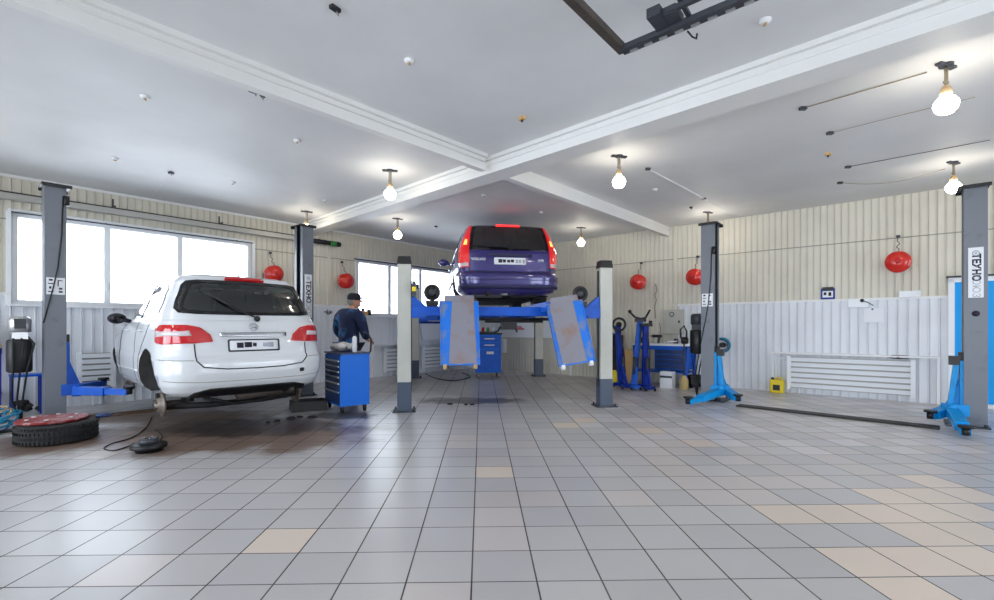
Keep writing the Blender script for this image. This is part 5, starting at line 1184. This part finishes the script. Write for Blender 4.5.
p = bp_+U*.02-V*.0; 
t = thing('white_cardboard_box', 'white box on the floor under the blue workbench', 'box', bp_+U*.22+V*.38, RA); MB().b2(-.12, .12, -.09, .09, 0, .32).build('box_body', 'paper', t); MB().b2(-.12, .12, -.092, -.09, .20, .24).build('tape_strip', 'dgrey', t)
t = thing('carton', 'beige carton standing behind the stands at the end of the bench', 'box', bp_-U*.72+V*.02, RA); MB().b2(-.10, .10, -.1, .1, 0, .72).build('carton_body', 'card', t); MB().b2(-.1, .1, -.102, -.1, .68, .72).build('carton_rim', 'orange', t)
for k, (du, kind, lb) in enumerate(((-.42, 'vise', 'black bench vise at the left end of the bright blue workbench'), (-.15, 'drill', 'dark hand drill on the middle of the bright blue workbench'), (.12, 'wrench', 'heap of dark wrenches on the bright blue workbench'), (.42, 'kettle', 'black pot on the right end of the bright blue workbench'))):
    t = thing({'kettle': 'black_pot', 'wrench': 'wrench_set', 'vise': 'bench_vise', 'drill': 'hand_drill'}[kind], lb, kind if kind != 'kettle' else 'pot', bp_+U*du+Vector((0, 0, .861)), RA)
    if kind == 'vise': MB().box((0, 0, .03), (.1, .12, .06)).box((0, -.06, .09), (.1, .03, .06)).build('vise_base', 'dgrey', t); MB().box((0, .03, .10), (.1, .08, .08)).cyl((0, -.2, .08), (0, 0, .08), .012, n=8).cyl((-.06, -.2, .08), (.06, -.2, .08), .006, n=8).build('vise_jaw', 'black', t)
    elif kind == 'drill': MB().cyl((-.1, 0, .15), (.1, 0, .15), .03, n=14).build('drill_motor', 'black', t); MB().bar((.03, 0, .0), (.05, 0, .14), .04, .05).build('drill_grip', 'dgrey', t); MB().cyl((-.16, 0, .15), (-.1, 0, .15), .012, n=10).tube([(.06, 0, .15), (.08, 0, .3), (.05, 0, .42)], .008, 6).build('drill_chuck', 'steel', t)
    elif kind == 'wrench':
        m = MB(); [m.bar((-.1+.03*j, -.08, .012+.012*j), (.1+.02*j, .06-.03*j, .012+.012*j), .02, .01) for j in range(5)]; m.build('wrench_bars', 'steel', t); MB().box((.12, .02, .05), (.07, .06, .10)).build('wrench_box', 'dgrey', t)
    else: MB().lathe([(.05, 0), (.07, .02), (.07, .11), (.05, .13), (.0, .14)], n=20).build('pot_body', 'black', t); MB().torus((0, 0, .14), .05, .008, (0, 1, 0), 20, 6, 0, PI).build('pot_handle', 'dgrey', t)
# yellow bottle and black pump cart between bench and post
p = gp(684, 389.5); t = thing('grease_pump', 'grease pump with a yellow-green bottle foot beside the blue workbench', 'grease pump', p, 0)
MB().lathe([(.07, 0), (.08, .01), (.08, .18), (.04, .25), (.03, .27)], n=20).build('pump_bucket', 'wood', t); MB().cyl((0, 0, .27), (0, 0, .9), .014, n=10).build('pump_rod', 'dgrey', t); MB().tube([(0, 0, .9), (-.06, 0, 1.0), (-.07, 0, 1.15), (.0, 0, 1.22), (.05, 0, 1.12), (.05, 0, .95)], .018, 8).build('pump_handle', 'black', t)
p = gp(695, 388); t = thing('black_cart', 'low black trolley behind the cyan-armed lift post', 'trolley', p+Vector((.05, .10, 0)), .2)
MB().b2(-.2, .2, -.15, .15, .08, .24).build('cart_body', 'under', t, bevel=.02)
for x in (-.16, .16): MB().cyl((x-.02, -.1, .06), (x+.02, -.1, .06), .06, n=18).cyl((x-.02, .1, .06), (x+.02, .1, .06), .06, n=18).build('cart_wheel', 'rubber', t)
# coiled light blue hose by the post
p = at(722, 8.3); t = thing('hose_reel', 'small reel of pale blue hose right of the cyan-armed lift post', 'hose reel', wall_pt('R', 723, 345, .10)-Vector((0, 0, 0)), RA)
m = MB(); [m.torus((0, -.02-.02*k, 0), .13+.012*(k % 2), .014, (.0, 1, .1*k), 26, 6) for k in range(4)]; m.build('hose_loops', 'hose', t); MB().cyl((0, 0.06, 0), (0, -.10, 0), .05, n=16).build('reel_core', 'black', t); MB().torus((.0, -.10, 0), .11, .01, (0, 1, 0), 26, 6).build('reel_rim', 'dgrey', t)
# ================================================================== THINGS BEHIND THE LIFT
p = gp(485, 372)
t = thing('tool_cart', 'tall blue tool cart against the corner behind the left ramp', 'tool cart', Vector((-.22, 11.2, 0)), .1)
m = MB(); m.b2(-.30, .30, -.22, .22, .12, 1.02); m.build('cart_body', 'cart', t, bevel=.01); MB().b2(-.28, .28, -.235, -.22, .16, .66).build('cart_door', 'blue', t); MB().b2(-.05, .12, -.245, -.235, .56, .62).build('door_handle', 'alu', t)
for z in (.70, .85): 
    d_ = MB().b2(-.28, .28, -.235, -.22, z, z+.13).build('drawer', 'blue', t); MB().b2(-.1, .14, -.245, -.235, z+.06, z+.085).build('drawer_handle', 'alu', d_)
MB().b2(-.32, .32, -.24, .24, 1.02, 1.06).build('top_tray', 'black', t)
for x in (-.24, .24):
    for y in (-.17, .17): MB().cyl((x-.02, y, .06), (x+.02, y, .06), .06, n=18).build('castor', 'alu' if y < 0 else 'black', t)
t = thing('parts_tray', 'small jars and parts on top of the tall blue tool cart', 'parts tray', Vector((-.22, 11.2, 1.061)), .1)
MB().b2(-.2, .2, -.12, .12, 0, .03).build('tray', 'dgrey', t)
for k, c in enumerate(('redink', 'green', 'paper')): MB().cyl((-.12+.12*k, -.02, .03), (-.12+.12*k, -.02, .13), .035, n=14).build('jar', c, t)
# white chair-like bag on the wall at the left of the ramp
q = wall_pt('L', 431, 332, .10)
t = thing('plastic_sheet', 'white folded plastic sheet hanging above the low radiator behind the lift', 'plastic sheet', q, rV)
MB().prism([(-.40, -.20), (.26, -.20), (.36, .22), (-.45, .22)], -.02, .02, Matrix.Rotation(PI/2, 4, 'X')).build('sheet_body', 'paper', t); MB().box((-.05, 0, .25), (.9, .06, .05)).build('sheet_rail', 'navy', t)
# control unit and hoses on the near-left post inner side
t = thing('control_box', 'grey and yellow control box fixed on the inner side of the near left cream post', 'control box', Vector((-1.19, 6.53, 1.72)), ha)
MB().b2(0, .05, -.06, .06, -.09, .12).build('box_body', 'dgrey', t); MB().b2(.05, .055, -.05, .05, -.0, .05).b2(.0, .05, -.062, -.06, -.02, .04).build('box_label', 'yellow', t)
# items on the window sill
s1 = wall_pt('L', 362, 310, .02); zt = 1.471
for k, (px, kind, lb) in enumerate(((361, 'card', 'cardboard box with odds and ends on the sill of the small window'), (369, 'can', 'dark tin can on the sill of the small window right of the man'))):
    q = wall_pt('L', px, 312, .072)
    t = thing('cardboard_box' if kind == 'card' else 'tin_can', lb, 'box' if kind == 'card' else 'can', Vector((q.x, q.y, zt)), rV)
    if kind == 'card': MB().b2(-.16, .16, -.045, .045, 0, .10).build('box_body', 'card', t); MB().ball((-.05, 0, .13), .04, 10).ball((.06, 0, .12), .035, 10).build('box_contents', 'dgrey', t)
    else: MB().cyl((0, 0, 0), (0, 0, .13), .05, n=18).build('can_body', 'dgrey', t); MB().torus((0, 0, .13), .05, .006, n=20).build('can_rim', 'orange', t)
